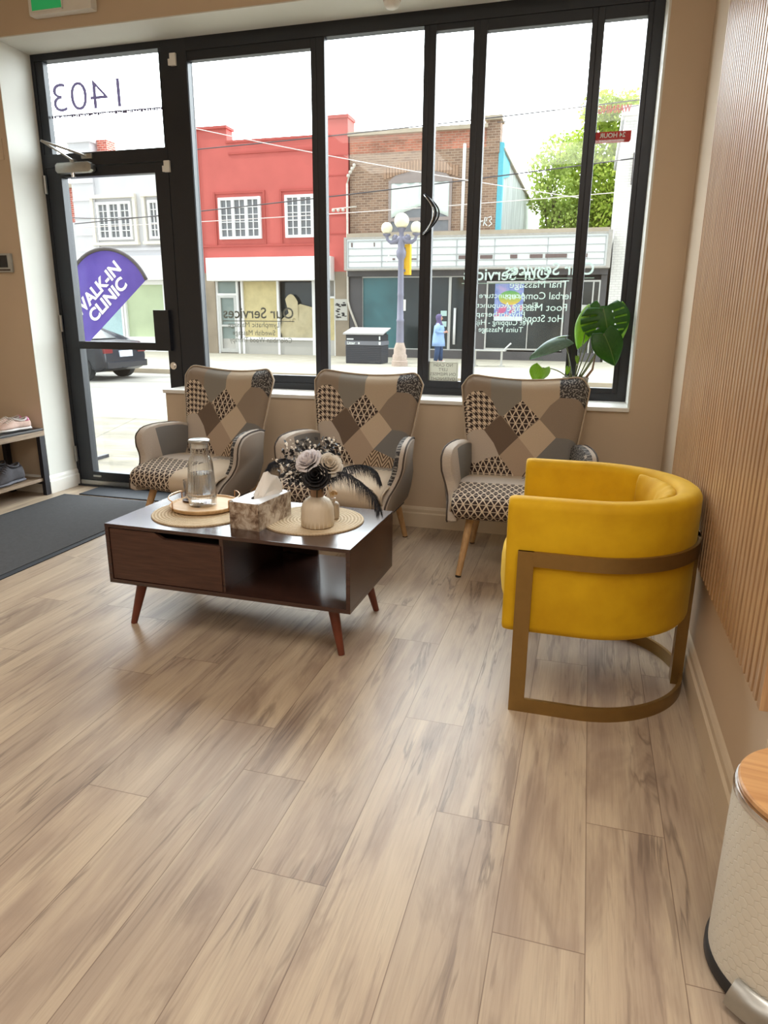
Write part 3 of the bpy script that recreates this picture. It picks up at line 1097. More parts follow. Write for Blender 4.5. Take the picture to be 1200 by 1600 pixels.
def make_armchair(label, loc, rz, group):
    t = thing('armchair', label, 'armchair', loc, rz, group)
    # backrest
    bm = bmesh.new()
    bm.loops.layers.uv.new('cloth')
    vs = patch_sheet(bm, -0.5, 0.5, 0.0, 1.0, 26, 22, back_patches(), 'taupe', 0.62, 0.53)
    for v in vs: v.co = Vector(back_map(v.co.x, v.co.y, 1))
    n0 = len(bm.verts)
    vs2 = patch_sheet(bm, -0.5, 0.5, 0.0, 1.0, 26, 22, [], 'taupegrey', 0.62, 0.53)
    for v in vs2: v.co = Vector(back_map(v.co.x, v.co.y, -1))
    be = [e for e in bm.edges if len(e.link_faces) == 1]
    nf = bmesh.ops.bridge_loops(bm, edges=be)
    for f in nf['faces']: f.material_index = FN.index('taupe')
    bk = finish(bm, 'backrest', t)
    b = B()
    pth = []
    for i in range(13): pth.append((-0.5, i / 14))
    for i in range(0, 41): pth.append((-0.5 + i / 40, 1.0))
    for i in range(13): pth.append((0.5, 1 - (i + 1) / 14))
    pts = []
    for u, tt in pth:
        a, c = Vector(back_map(u, tt, 1)), Vector(back_map(u, tt, -1))
        pts.append(a * 0.75 + c * 0.25 + Vector((0.004 if u > 0.49 else (-0.004 if u < -0.49 else 0), -0.002, 0.003 if tt > 0.99 else 0)))
    b.tube(pts, 0.0045, 6)
    b.obj('piping', M['piping'], bk, True)
    # seat: profile runs over the top from the back, round the front and under
    prof = []
    for i in range(15): prof.append((0.22 - 0.44 * i / 14, 0.408 + 0.018 * math.sin(PI * i / 14)))
    for i in range(1, 13):
        a = PI / 2 - PI * i / 13
        prof.append((-0.22 - 0.105 * max(0, math.cos(a)), 0.343 + 0.067 * math.sin(a) - 0.004))
    for i in range(8): prof.append((-0.215 + 0.43 * i / 7, 0.274))
    cum = [0]
    for a, c in zip(prof[:-1], prof[1:]): cum.append(cum[-1] + math.dist(a, c))
    Ls = cum[-1]
    def pp(s):
        s = max(0, min(Ls, s))
        for i in range(len(cum) - 1):
            if s <= cum[i + 1] + 1e-9:
                f = (s - cum[i]) / max(1e-9, cum[i + 1] - cum[i])
                return (prof[i][0] + (prof[i + 1][0] - prof[i][0]) * f, prof[i][1] + (prof[i + 1][1] - prof[i][1]) * f)
        return prof[-1]
    sp_ = [('stripes', [(0.02, -0.1), (0.5, -0.1), (0.5, 0.20), (0.02, 0.20)]), ('cream', [(-0.5, -0.1), (0.02, -0.1), (0.02, 0.20), (-0.5, 0.20)]),
           ('lightgrey', [(-0.5, 0.20), (0.10, 0.20), (0.08, 0.31), (-0.5, 0.31)]),
           ('hearts', [(-0.5, 0.31), (0.08, 0.31), (0.02, 0.46), (0.0, 1.4), (-0.5, 1.4)]),
           ('beige', [(0.10, 0.20), (0.5, 0.20), (0.5, 1.4), (0.0, 1.4), (0.02, 0.46), (0.08, 0.31)])]
    bm = bmesh.new()
    bm.loops.layers.uv.new('cloth')
    vs = patch_sheet(bm, -0.305, 0.305, 0.0, Ls, 22, 36, sp_, 'beige')
    for v in vs:
        x, s = v.co.x, v.co.y
        y, z = pp(s)
        e = max(0.0, (abs(x) - 0.262) / 0.043)
        k_ = 1 - 0.34 * e ** 2.4
        y = -0.06 + (y + 0.06) * (1 - 0.16 * e ** 2.4)
        z = 0.343 + (z - 0.343) * k_
        v.co = Vector((x * (1 - 0.03 * max(0, -y / 0.33) - 0.22 * max(0, (y + 0.02) / 0.24)), y, z))
    bmesh.ops.holes_fill(bm, edges=[e for e in bm.edges if len(e.link_faces) == 1], sides=0)
    st = finish(bm, 'seat', t)
    for sx in (-1, 1):
        b = B()
        pts = []
        for i in range(30):
            s = 0.24 + (Ls - 0.66) * i / 29
            y, z = pp(s)
            pts.append((sx * 0.306 * (1 - 0.03 * max(0, -y / 0.33)), -0.06 + (y + 0.06) * 0.855, 0.343 + (z - 0.343) * 0.68))
        b.tube(pts, 0.005, 6)
        b.obj('piping', M['piping'], st, True)
    # arms: shaped upholstered panels
    outline = [(0.030, 0.275), (0.120, 0.40), (0.168, 0.585), (0.10, 0.604), (-0.03, 0.606), (-0.118, 0.592), (-0.162, 0.552), (-0.168, 0.50), (-0.160, 0.44), (-0.185, 0.385), (-0.245, 0.345), (-0.285, 0.305), (-0.285, 0.262), (-0.20, 0.25)]
    for sx in (-1, 1):
        bm = bmesh.new()
        uvl = bm.loops.layers.uv.new('cloth')
        # smooth the outline a little
        pl = outline
        m = len(pl)
        sm_ = []
        for i in range(m):
            a, c = Vector(pl[i]), Vector(pl[(i + 1) % m])
            sm_ += [a * 0.8 + c * 0.2, a * 0.2 + c * 0.8] if i > 1 else [a * 0.95 + c * 0.05, a * 0.5 + c * 0.5]
        def xo(z, d, y=0.0): return 0.290 + 0.026 * max(0, (z - 0.30) / 0.31) - 0.20 * max(-0.16, min(0.2, y)) * max(0, min(1, (z - 0.36) / 0.12)) + d
        th = 0.030
        layers = [(-th, 0.92), (-th * 0.75, 0.985), (0, 1.0), (th * 0.75, 0.985), (th, 0.92)]
        cy, cz = 0.03, 0.42
        rings = []
        for d, k_ in layers:
            rings.append([bm.verts.new((sx * xo(cz + (p.y - cz) * k_, d, p.x), cy + (p.x - cy) * k_, cz + (p.y - cz) * k_)) for p in sm_])
        nn = len(sm_)
        for a, c in zip(rings[:-1], rings[1:]):
            for i in range(nn):
                j = (i + 1) % nn
                f = bm.faces.new((a[i], a[j], c[j], c[i]))
                f.material_index = FN.index('lightgrey')
        for r_, inner in ((rings[0], True), (rings[-1], False)):
            f = bm.faces.new(r_)
            f.material_index = FN.index('lightgrey' if inner else 'taupegrey')
            if inner:
                g = bmesh.ops.bisect_plane(bm, geom=[f] + list(f.edges) + list(f.verts), plane_co=(0, 0.0 if sx < 0 else -0.03, 0), plane_no=(0, 1, 0.12), dist=1e-5)
                for q in g['geom']:
                    pass
                for q in bm.faces:
                    q.normal_update()
                    if len(q.verts) > 5 and q.material_index == FN.index('lightgrey') and abs(q.normal.x) > 0.75:
                        c = q.calc_center_median()
                        if c.y + 0.12 * c.z > (0.0 if sx < 0 else -0.03): q.material_index = FN.index('slate' if sx < 0 else 'speckle')
                        elif sx > 0: q.material_index = FN.index('speckle')
        if sx > 0:
            for q in bm.faces:
                c = q.calc_center_median()
                if len(q.verts) == 4 and abs(c.x) < xo(c.z, -0.010, c.y) and c.z > 0.4: q.material_index = FN.index('speckle')
        for f in bm.faces:
            for l in f.loops: l[uvl].uv = (l.vert.co.y, l.vert.co.z)
        ar = finish(bm, 'armrest', t)
        ar.data.set_sharp_from_angle(angle=math.radians(50))
        b = B()
        pts = [(sx * xo(p.y, th * 0.80, p.x), cy + (p.x - cy) * 0.985, cz + (p.y - cz) * 0.985) for p in sm_[4:]]
        b.tube(pts, 0.0045, 6)
        b.obj('piping', M['piping_dark'], ar, True)
    for sx in (-1, 1):
        for yt, yb, xt, xb in ((-0.20, -0.305, 0.205, 0.245), (0.17, 0.235, 0.19, 0.235)):
            b = B()
            b.tube([(sx * xt, yt, 0.285), (sx * xb, yb, 0.006)], [0.021, 0.014], 14)
            lg = b.obj('leg', M['beech'], t, True, sharp=40)
            b = B()
            b.tube([(sx * (xb - 0.0003), yb, 0.0075), (sx * xb, yb, 0.0)], 0.0142, 14)
            b.obj('foot_cap', M['foot_cap'], lg)
    return t
GA = 'patchwork armchairs along the windows'
ch = make_armchair('patchwork armchair nearest the door, behind the water carafe', (-2.045, 3.43, 0), math.radians(-11), GA)
for lab, loc, rz in (('patchwork armchair behind the flower vase, with bin and lamp post beyond', (-1.175, 3.43, 0), -6),
                     ('patchwork armchair under the monstera plant, behind the yellow chair', (-0.285, 3.42, 0), 3)):
    c = copy_tree(ch)
    c['label'] = lab
    c.location = loc
    c.rotation_euler = (0, 0, math.radians(rz))

# ------------------------------------------------------------------ yellow barrel chair
k = MB_('mustard_velvet', 0.75, spec=0.3)
tc = k.new('ShaderNodeTexCoord').outputs['Object']
n = k.noise(tc, 7, 4)
k.color(k.ramp(n, [(0.3, C(196, 150, 6)), (0.7, C(216, 172, 18))]))
k.b.inputs['Sheen Weight'].default_value = 0.35
k.b.inputs['Sheen Roughness'].default_value = 0.35
k.b.inputs['Sheen Tint'].default_value = C(255, 226, 120)
k.bump(k.noise(tc, 220, 2), 0.12, 0.002)
M['velvet'] = k.m
M['brass'] = plain('brushed_brass', C(146, 116, 66), 0.40, 0.7, var=0.05, vscale=30)
yc = thing('barrel_chair', 'mustard yellow velvet barrel chair with brass frame by the slat wall', 'armchair', (0.0, 2.335, 0))
def upath(r, x0, xc, n=28, m=10):
    """open U in plan: near side from the front, round the back, far side to the front"""
    pts = [(x0 + (xc - x0) * i / m, -r) for i in range(m)]
    pts += [(xc + r * math.sin(PI * i / n), -r * math.cos(PI * i / n)) for i in range(n + 1)]
    pts += [(xc - (xc - x0) * i / m, r) for i in range(1, m + 1)]
    return pts
XC = 0.048
def section(hi, lo, th, rad, n=5):
    pts = []
    for cx, cz, a0 in ((th / 2 - rad, hi - rad, 0), (-th / 2 + rad, hi - rad, PI / 2), (-th / 2 + rad, lo + rad, PI), (th / 2 - rad, lo + rad, 1.5 * PI)):
        for i in range(n): pts.append((cx + rad * math.cos(a0 + PI / 2 * i / (n - 1)), cz + rad * math.sin(a0 + PI / 2 * i / (n - 1))))
    return pts
def sweep(b, path, secfn, zend=0.0):
    rings = []
    m = len(path)
    for i, (x, y) in enumerate(path):
        a, c = path[max(0, i - 1)], path[min(m - 1, i + 1)]
        tx, ty = c[0] - a[0], c[1] - a[1]
        l = math.hypot(tx, ty)
        nx, ny = ty / l, -tx / l           # outward
        rings.append([(x + nx * d, y + ny * d, z) for d, z in secfn(i, m)])
    b.loft(rings)
path = upath(0.302, -0.165, XC)
p0 = [(-0.190, -0.302), (-0.188, -0.302), (-0.182, -0.302), (-0.172, -0.302)]
path = p0 + path + [(x, -y) for x, y in p0[::-1]]
def shell_sec(i, m):
    e = min(i, m - 1 - i)
    k_ = [0.55, 0.80, 0.93, 0.985][e] if e < 4 else 1.0
    th, hi, lo = 0.078, 0.692, 0.262
    sec = section(hi, lo, th, 0.030)
    return [(d * k_, 0.477 + (z - 0.477) * (1 - (1 - k_) * 0.10)) for d, z in sec]
b = B(); sweep(b, path, shell_sec)
b.obj('back_shell', M['velvet'], yc, True)
# inner back pad, soft and slightly creased
b = B()
rr = random.Random(11)
ip = [(XC + 0.252 * math.sin(a), -0.252 * math.cos(a)) for a in [math.radians(38 + 104 * i / 26) for i in range(27)]]
rings = []
m = len(ip)
for i, (x, y) in enumerate(ip):
    a_, c_ = ip[max(0, i - 1)], ip[min(m - 1, i + 1)]
    l = math.hypot(c_[0] - a_[0], c_[1] - a_[1])
    nx, ny = (c_[1] - a_[1]) / l, -(c_[0] - a_[0]) / l
    f = max(0, math.sin(PI * i / (m - 1))) ** 0.7
    w_ = (0.007 * math.sin(i * 1.9) + 0.004 * math.sin(i * 3.7 + 1)) * f
    ring = []
    for d, z in [(0.02, 0.675), (0.0, 0.684 + w_ * 0.3), (-0.022 * f - 0.004, 0.672 + w_), (-0.040 * f - 0.006 + w_, 0.63), (-0.046 * f - 0.006 - w_, 0.57), (-0.036 * f - 0.004, 0.50), (0.0, 0.44), (0.02, 0.44)]:
        ring.append((x + nx * d, y + ny * d, z))
    rings.append(ring)
b.loft(rings)
b.obj('back_pad', M['velvet'], yc, True, subsurf=1)
# underside plate, closes the drum
def plan(r, x0, n=24):
    return [(x0, -r)] + [(XC + r * math.sin(PI * i / n), -r * math.cos(PI * i / n)) for i in range(n + 1)] + [(x0, r)]
b = B()
b.loft([[(x, y, 0.268) for x, y in plan(0.265, -0.175)], [(x, y, 0.262 + 0.05) for x, y in plan(0.272, -0.18)]])
b.obj('base', M['velvet'], yc)
# seat cushion with a bowed front
def cush(k_, z):
    o = [( -0.185 - 0.045 * (1 - (y / 0.26) ** 2), y) for y in [-0.258 + 0.516 * i / 12 for i in range(13)]]
    bk_ = [(XC + 0.255 * math.sin(PI * i / 16), 0.255 * math.cos(PI * i / 16)) for i in range(17)]
    return [(0.03 + (x - 0.03) * k_, y * k_, z) for x, y in o + bk_]
b = B()
b.loft([cush(0.93, 0.312), cush(0.985, 0.325), cush(1.0, 0.36), cush(1.0, 0.42), cush(0.985, 0.452), cush(0.93, 0.470), cush(0.6, 0.482), cush(0.2, 0.485)])
b.obj('seat_cushion', M['velvet'], yc, True)
# brass frame
def flat_sec(z0, z1, th=0.011): return lambda i, m: [(th / 2, z0), (th / 2, z1), (-th / 2, z1), (-th / 2, z0)]
fp = upath(0.3475, -0.150, XC, 40, 8)
b = B(); sweep(b, fp, flat_sec(0.490, 0.536))
b.obj('frame_rail', M['brass'], yc, True, sharp=30)
b = B(); sweep(b, fp, flat_sec(0.0, 0.046))
b.obj('floor_rail', M['brass'], yc, True, sharp=30)
for sy in (-1, 1):
    b = B(); b.box(-0.151, -0.103, sy * 0.3475 - 0.0056, sy * 0.3475 + 0.0056, 0.0, 0.536, 0.001)
    b.obj('frame_post', M['brass'], yc)
b = B(); b.box(XC + 0.3475 - 0.030, XC + 0.3475 + 0.0056, -0.024, 0.024, 0.0, 0.536, 0.001)
b.obj('frame_post', M['brass'], yc)

# ------------------------------------------------------------------ pedal bin
k = MB_('white_honeycomb_metal', 0.42, spec=0.5)
k.color(C(218, 214, 202))
u, v, _ = k.uv('wrap')
def cell(px, py):
    a = ((u / px + 0.0).frac() - 0.5) * px
    c = ((v / py).frac() - 0.5) * py
    a2 = ((u / px + 0.5).frac() - 0.5) * px
    c2 = ((v / py + 0.5).frac() - 0.5) * py
    def hx(a, c):
        a, c = a.abs(), c.abs()
        return a.mx(a * 0.5 + c * 0.866)
    return hx(a, c).mn(hx(a2, c2))
hc = cell(0.020, 0.0346)
k.bump(((0.0100 - hc) / 0.0016).clamp(), 0.4, 0.002)
M['honeycomb'] = k.m
k = MB_('bamboo_lid', 0.42)
x_, y_, z_ = k.obj()
n = k.noise(k.vec(x_ * 3 + y_ * 22, y_ * 3, z_), 3.0, 4, 0.6)
k.color(k.ramp(n, [(0.3, C(176, 126, 78)), (0.7, C(206, 160, 108))]))
M['bamboo_lid'] = k.m
M['black_plastic'] = plain('black_plastic', C(30, 30, 32), 0.45, var=0.05)
bn = thing('pedal_bin', 'white honeycomb textured pedal bin with a round bamboo lid', 'bin', (0.470, 1.205, 0))
b = B()
uvl = b.bm.loops.layers.uv.new('wrap')
n_ = 72
rings = [[(0.147 * math.cos(2 * PI * k_ / n_), 0.147 * math.sin(2 * PI * k_ / n_), z) for k_ in range(n_)] for z in (0.028, 0.032, 0.15, 0.27, 0.372, 0.378)]
b.loft(rings)
for f in b.bm.faces:
    for l in f.loops:
        a = math.atan2(l.vert.co.y, l.vert.co.x)
        ca = f.calc_center_median()
        if abs(a - math.atan2(ca.y, ca.x)) > PI: a += 2 * PI if a < 0 else -2 * PI
        l[uvl].uv = (a * 0.147, l.vert.co.z)
b.obj('bin_body', M['honeycomb'], bn, True, sharp=40)
b = B(); b.lathe([(0.02, 0.0), (0.146, 0.0), (0.1525, 0.006), (0.1525, 0.024), (0.148, 0.030), (0.02, 0.030)], 64)
b.obj('base_ring', M['black_plastic'], bn, True, sharp=40)
b = B(); b.lathe([(0.10, 0.377), (0.148, 0.377), (0.1485, 0.383), (0.146, 0.390), (0.10, 0.391)], 64)
b.obj('chrome_rim', M['chrome'], bn, True, sharp=40)
b = B(); b.lathe([(0.001, 0.390), (0.139, 0.390), (0.142, 0.393), (0.142, 0.401), (0.139, 0.404), (0.001, 0.404)], 64)
b.obj('lid', M['bamboo_lid'], bn, True, sharp=40)
b = B()
ang = math.radians(-112)
rings = []
for i in range(13):
    a = ang + (i / 12 - 0.5) * 1.0
    ring = []
    for r_, z in ((0.150, 0.060), (0.158, 0.058), (0.176, 0.034), (0.180, 0.016), (0.174, 0.014), (0.168, 0.030), (0.152, 0.050)):
        ring.append((r_ * math.cos(a), r_ * math.sin(a), z))
    rings.append(ring)
b.loft(rings)
b.obj('pedal', M['silver'], bn, True, sharp=40)
b = B()
b.lathe([(0.004, 0.0), (0.032, 0.0), (0.034, 0.004), (0.034, 0.02), (0.004, 0.022)], 24, (0.16 * math.cos(ang + 0.1), 0.16 * math.sin(ang + 0.1), 0))
b.obj('pedal_foot', M['black_plastic'], bn, True, sharp=40)
# ------------------------------------------------------------------ things on the coffee table
ZTOP = 0.432
k = MB_('woven_straw', 0.75, spec=0.25)
x_, y_, z_ = k.obj()
rad_ = (x_ * x_ + y_ * y_).sqrt()
ang_ = y_.op('ARCTAN2', x_)
ringw = (rad_ / 0.0135).frac()
strand = ((ang_ * rad_ / 0.012) + (rad_ / 0.0135).floor() * 0.5).frac()
hgt = (ringw - 0.5).abs() * -1.6 + (strand - 0.5).abs() * -0.5 + 1.0
n = k.noise(k.vec(x_, y_), 60, 3)
k.color(k.mix((hgt * 0.9 + (n - 0.5) * 0.6).clamp(), C(166, 142, 108), C(230, 210, 178)))
k.bump(hgt, 0.9, 0.003)
M['straw'] = k.m
for nm, lab, x, y in (('placemat', 'round woven straw placemat under the wooden tray', -1.452, 2.385), ('placemat', 'round woven straw placemat under the ribbed vase', -0.985, 2.425)):
    b = B()
    prof = [(0.001, 0.0)] + [(0.199, 0.0), (0.2, 0.003)]
    for i in range(15):
        r_ = 0.2 - 0.0135 * i
        prof += [(r_ - 0.0022, 0.0058), (r_ - 0.0067, 0.0066), (r_ - 0.0113, 0.0058)]
    prof = [p for p in prof if p[0] > 0] + [(0.001, 0.0055)]
    b.lathe(prof, 64)
    o = b.obj(nm, M['straw'], None, True, sharp=60, loc=(x, y, ZTOP))
    tag(o, lab, 'placemat', 'straw placemats on the coffee table')
ZM = ZTOP + 0.0068
# tray
k = MB_('light_bamboo', 0.45)
x_, y_, z_ = k.obj()
n = k.noise(k.vec(x_ * 2, y_ * 26, z_), 4, 4)
k.color(k.ramp(n, [(0.3, C(196, 160, 116)), (0.7, C(224, 192, 150))]))
M['bamboo'] = k.m
M['copper'] = plain('rose_gold_wire', C(200, 160, 124), 0.25, 0.9, var=0)
tr = thing('serving_tray', 'round bamboo tray with wire handles on the left placemat', 'tray', (-1.475, 2.445, ZM))
b = B(); b.lathe([(0.001, 0.0), (0.125, 0.0), (0.138, 0.007), (0.142, 0.019), (0.140, 0.021), (0.136, 0.021), (0.131, 0.014), (0.001, 0.013)], 64)
b.obj('dish', M['bamboo'], tr, True, sharp=50)
for a0 in (math.radians(200), math.radians(20)):
    pts = []
    for i in range(-1, 14):
        a = a0 + (max(0, min(12, i)) / 12 - 0.5) * 1.35
        z = 0.050 if 0 <= i <= 12 else 0.012
        pts.append((0.143 * math.cos(a), 0.143 * math.sin(a), z))
    b = B(); b.tube(pts, 0.0028, 8)
    b.obj('handle', M['copper'], tr, True)
# carafe
def clear_glass(name, ior=1.45, col=(0.97, 0.98, 0.98, 1), rough=0.0):
    m = bpy.data.materials.new(name)
    m.use_nodes = True
    nt = m.node_tree
    nt.nodes.clear()
    o = nt.nodes.new('ShaderNodeOutputMaterial')
    lw_ = nt.nodes.new('ShaderNodeLayerWeight')
    lw_.inputs[0].default_value = 0.35
    t_ = nt.nodes.new('ShaderNodeBsdfTransparent')
    t_.inputs[0].default_value = col
    g_ = nt.nodes.new('ShaderNodeBsdfGlossy')
    g_.inputs['Roughness'].default_value = 0.03
    mx = nt.nodes.new('ShaderNodeMixShader')
    nt.links.new(lw_.outputs['Facing'], mx.inputs[0])
    nt.links.new(t_.outputs[0], mx.inputs[1])
    nt.links.new(g_.outputs[0], mx.inputs[2])
    nt.links.new(mx.outputs[0], o.inputs[0])
    return m
M['clear'] = clear_glass('clear_glass', col=(0.985, 0.99, 0.99, 1))
k = MB_('water', 0.0)
k.b.inputs['Transmission Weight'].default_value = 1.0
k.b.inputs['IOR'].default_value = 1.33
k.b.inputs['Base Color'].default_value = (0.96, 0.98, 1.0, 1)
M['water'] = k.m
cf = thing('water_carafe', 'ribbed glass water carafe with a steel lid on the bamboo tray', 'carafe', (-1.478, 2.435, ZM + 0.0135))
rib = lambda a, z: 1.0 + 0.03 * math.cos(26 * a) if 0.006 < z < 0.190 else 1.0
outer = [(0.001, 0.0), (0.054, 0.0), (0.0565, 0.004), (0.056, 0.05), (0.053, 0.10), (0.050, 0.15), (0.0475, 0.18), (0.043, 0.200), (0.037, 0.217), (0.035, 0.232), (0.0355, 0.262)]
inner = [(0.033, 0.262), (0.0325, 0.232), (0.0345, 0.217), (0.0405, 0.198), (0.045, 0.178), (0.0505, 0.10), (0.0525, 0.012), (0.001, 0.009)]
b = B(); b.lathe(outer + inner, 104, mod=rib)
b.obj('glass_body', M['clear'], cf, True, sharp=60)
b = B(); b.lathe([(0.001, 0.012), (0.0515, 0.014), (0.0495, 0.10), (0.0475, 0.135), (0.001, 0.1355)], 104, mod=lambda a, z: 1.0 + 0.018 * math.cos(26 * a))
b.obj('water', M['water'], cf, True, sharp=60)
b = B(); b.lathe([(0.001, 0.262), (0.041, 0.262), (0.043, 0.265), (0.043, 0.271), (0.040, 0.274), (0.001, 0.275)], 40)
ld = b.obj('lid', M['silver'], cf, True, sharp=50)
b = B(); b.lathe([(0.010, 0.240), (0.0325, 0.240), (0.0325, 0.262), (0.010, 0.262)], 40)
b.obj('stopper', M['white_plastic'], ld, True, sharp=50)
# small glass behind the carafe
gl = thing('drinking_glass', 'small glass on a dark coaster half hidden behind the carafe', 'glass', (-1.555, 2.475, ZM + 0.0135))
b = B(); b.lathe([(0.001, 0.0), (0.034, 0.0), (0.037, 0.003), (0.037, 0.008), (0.001, 0.009)], 32)
b.obj('coaster', plain('dark_wood_coaster', C(64, 42, 34), 0.4, var=0.05), gl, True, sharp=50)
b = B(); b.lathe([(0.001, 0.0095), (0.024, 0.0095), (0.026, 0.015), (0.030, 0.092), (0.0285, 0.092), (0.0245, 0.018), (0.001, 0.016)], 40, mod=lambda a, z: 1 + 0.02 * math.cos(16 * a))
b.obj('glass_body', M['clear'], gl, True, sharp=60)

# tissue box
k = MB_('birch_bark_print', 0.5)
x_, y_, z_ = k.obj()
tcv = k.new('ShaderNodeTexCoord').outputs['Object']
n = k.noise(tcv, 26, 6, 0.65, 0.6)
n2 = k.noise(k.vec(x_ * 60, y_ * 60, z_ * 14), 2.5, 4)
k.color(k.mix(((n2 - 0.5) * 1.2 + 0.2).clamp() * 0.6, k.ramp(n, [(0.36, C(92, 68, 52)), (0.47, C(160, 140, 120)), (0.60, C(206, 194, 178))]), C(120, 98, 80)))
M['birch'] = k.m
tx = thing('tissue_box', 'birch bark patterned tissue box with a white tissue pulled out', 'tissue box', (-1.170, 2.347, ZTOP), math.radians(-6))
wx, wy, hz = 0.064, 0.120, 0.104
b = B()
b.box(-wx, wx, -wy, -wy + 0.003, 0.0, hz, 0.0008); b.box(-wx, wx, wy - 0.003, wy, 0.0, hz, 0.0008)
b.box(-wx, -wx + 0.003, -wy, wy, 0.0, hz, 0.0008); b.box(wx - 0.003, wx, -wy, wy, 0.0, hz, 0.0008)
b.box(-wx, wx, -wy, wy, 0.0, 0.003)
b.obj('box_sides', M['birch'], tx)
b = B()
hole = [(0.022 * math.cos(2 * PI * i / 24), 0.060 * math.sin(2 * PI * i / 24)) for i in range(24)]
sq = []
for hx_, hy_ in hole:
    s_ = max(abs(hx_) / (wx - 0.001), abs(hy_) / (wy - 0.001))
    sq.append((hx_ / s_, hy_ / s_))
b.loft([[(x, y, hz - 0.002) for x, y in hole], [(x, y, hz + 0.001) for x, y in hole], [(x, y, hz + 0.001) for x, y in sq], [(x, y, hz - 0.002) for x, y in sq]], False)
b.obj('box_top', plain('glossy_white_top', C(222, 224, 228), 0.25, var=0.02), tx)
b = B()
rr = random.Random(21)
rim = [Vector(p) for p in ((-0.030, -0.005, hz + 0.004), (-0.022, 0.020, hz + 0.040), (-0.012, 0.045, hz + 0.082), (0.004, 0.052, hz + 0.088), (0.012, 0.062, hz + 0.074), (0.034, 0.075, hz + 0.066), (0.050, 0.080, hz + 0.030), (0.054, 0.074, hz + 0.006), (0.030, 0.050, hz + 0.016), (0.014, 0.010, hz + 0.004))]
def tis(u, v):
    # sheet gathered in the slot and opening out to the back and right
    f = u * (len(rim) - 1)
    i = min(len(rim) - 2, int(f))
    q = rim[i].lerp(rim[i + 1], f - i)
    a = Vector((0.004 - 0.010 * math.cos(u * 6.0), -0.040 + 0.050 * u * (1 - u) * 2, hz - 0.012))
    p = a.lerp(q, v)
    w = math.sin(PI * v)
    return (p.x + 0.006 * w * math.sin(u * 17), p.y + 0.003 * w * math.sin(u * 11 + 1), p.z + 0.006 * w * math.cos(u * 13))
b.grid(tis, 45, 14)
to = b.obj('tissue', plain('white_tissue', C(236, 232, 226), 0.9, var=0.02), tx, True)
sd = to.modifiers.new('Solidify', 'SOLIDIFY'); sd.thickness = 0.0006

# vase
k = MB_('cream_ribbed_ceramic', 0.55)
k.color(C(214, 200, 178))
M['vase'] = k.m
va = thing('ribbed_vase', 'cream ribbed ceramic vase with a brown neck on the right placemat', 'vase', (-0.935, 2.345, ZM))
b = B()
b.lathe([(0.001, 0.0), (0.054, 0.0), (0.060, 0.004), (0.061, 0.03), (0.059, 0.07), (0.054, 0.088), (0.044, 0.103), (0.030, 0.113), (0.0245, 0.116)], 120,
        mod=lambda a, z: 1.0 + (0.05 * (0.5 + 0.5 * math.cos(24 * a + 2.5 * math.sin(z * 130))) if 0.003 < z < 0.105 else 0))
b.obj('vase_body', M['vase'], va, True, sharp=60)
b = B(); b.lathe([(0.024, 0.115), (0.0255, 0.120), (0.0250, 0.142), (0.0265, 0.146), (0.0275, 0.150), (0.023, 0.150), (0.022, 0.118)], 40)
b.obj('neck', plain('brown_neck_glaze', C(150, 122, 98), 0.5, var=0.05), va, True, sharp=60)
VX, VY, VZ = -0.935, 2.345, ZM + 0.150

M['petal_white'] = translucent('blush_white_petal', C(246, 242, 243), 0.5)
M['petal_cream'] = translucent('cream_petal', C(244, 238, 228), 0.5)
M['petal_black'] = plain('black_petal', C(26, 24, 28), 0.7, var=0.1)
M['black_leaf'] = plain('black_leaf', C(28, 28, 32), 0.55, var=0.15)
M['stem'] = plain('dark_green_stem', C(48, 58, 42), 0.6, var=0.05)
M['bud_white'] = plain('white_bud', C(238, 232, 222), 0.7, var=0.04)
M['feather'] = plain('black_feather', C(32, 34, 42), 0.8, var=0.1)

def rose(label, mat, c, r, axis, tn, group=None, stem_to=(VX, VY, VZ - 0.10)):
    t = thing('rose', label, 'flower', c, 0, group)
    R = Vector(axis).normalized().to_track_quat('Z', 'Y').to_matrix()
    b = B()
    rr = random.Random(tn)
    layers = [(3, 0.30, 0.05, 1.0), (4, 0.48, 0.20, 0.98), (5, 0.68, 0.45, 0.92), (6, 0.88, 0.75, 0.80), (7, 1.0, 1.05, 0.62)]
    for n_, rad, flare, hh in layers:
        ph = rr.uniform(0, 6)
        for i in range(n_):
            a0 = ph + 2 * PI * i / n_
            wd = 2 * PI / n_ * 0.75
            def pt(u, v, a0=a0, wd=wd, rad=rad, flare=flare, hh=hh):
                a = a0 + (u - 0.5) * 2 * wd * (0.35 + 0.65 * math.sin(PI * min(1, 0.15 + 0.75 * v)))
                rr_ = r * rad * (0.25 + 0.75 * math.sin(v * PI / 2)) + r * flare * 0.30 * v ** 3
                z = r * (-0.55 + 1.25 * hh * v - 0.25 * flare * v ** 3 - 0.16 * (2 * (u - 0.5)) ** 2 * v)
                return R @ Vector((rr_ * math.cos(a), rr_ * math.sin(a), z))
            b.grid(pt, 6, 6)
    o = b.obj('petals', mat, t, True)
    sd = o.modifiers.new('Solidify', 'SOLIDIFY'); sd.thickness = 0.0007
    b = B()
    e = Vector(stem_to) - Vector(c)
    s0 = R @ Vector((0, 0, -0.5 * r))
    b.tube([s0, s0 * 0.6 + e * 0.25, e * 0.62 + Vector((0, 0, 0.01)), e], 0.0022, 6)
    b.obj('stem', M['stem'], t, True)
    return t
GR = 'white roses in the vase'
rose('open blush white rose at the top left of the bouquet', M['petal_white'], (VX - 0.020, VY - 0.035, 0.698), 0.041, (-0.25, -0.6, 0.75), 1, GR)
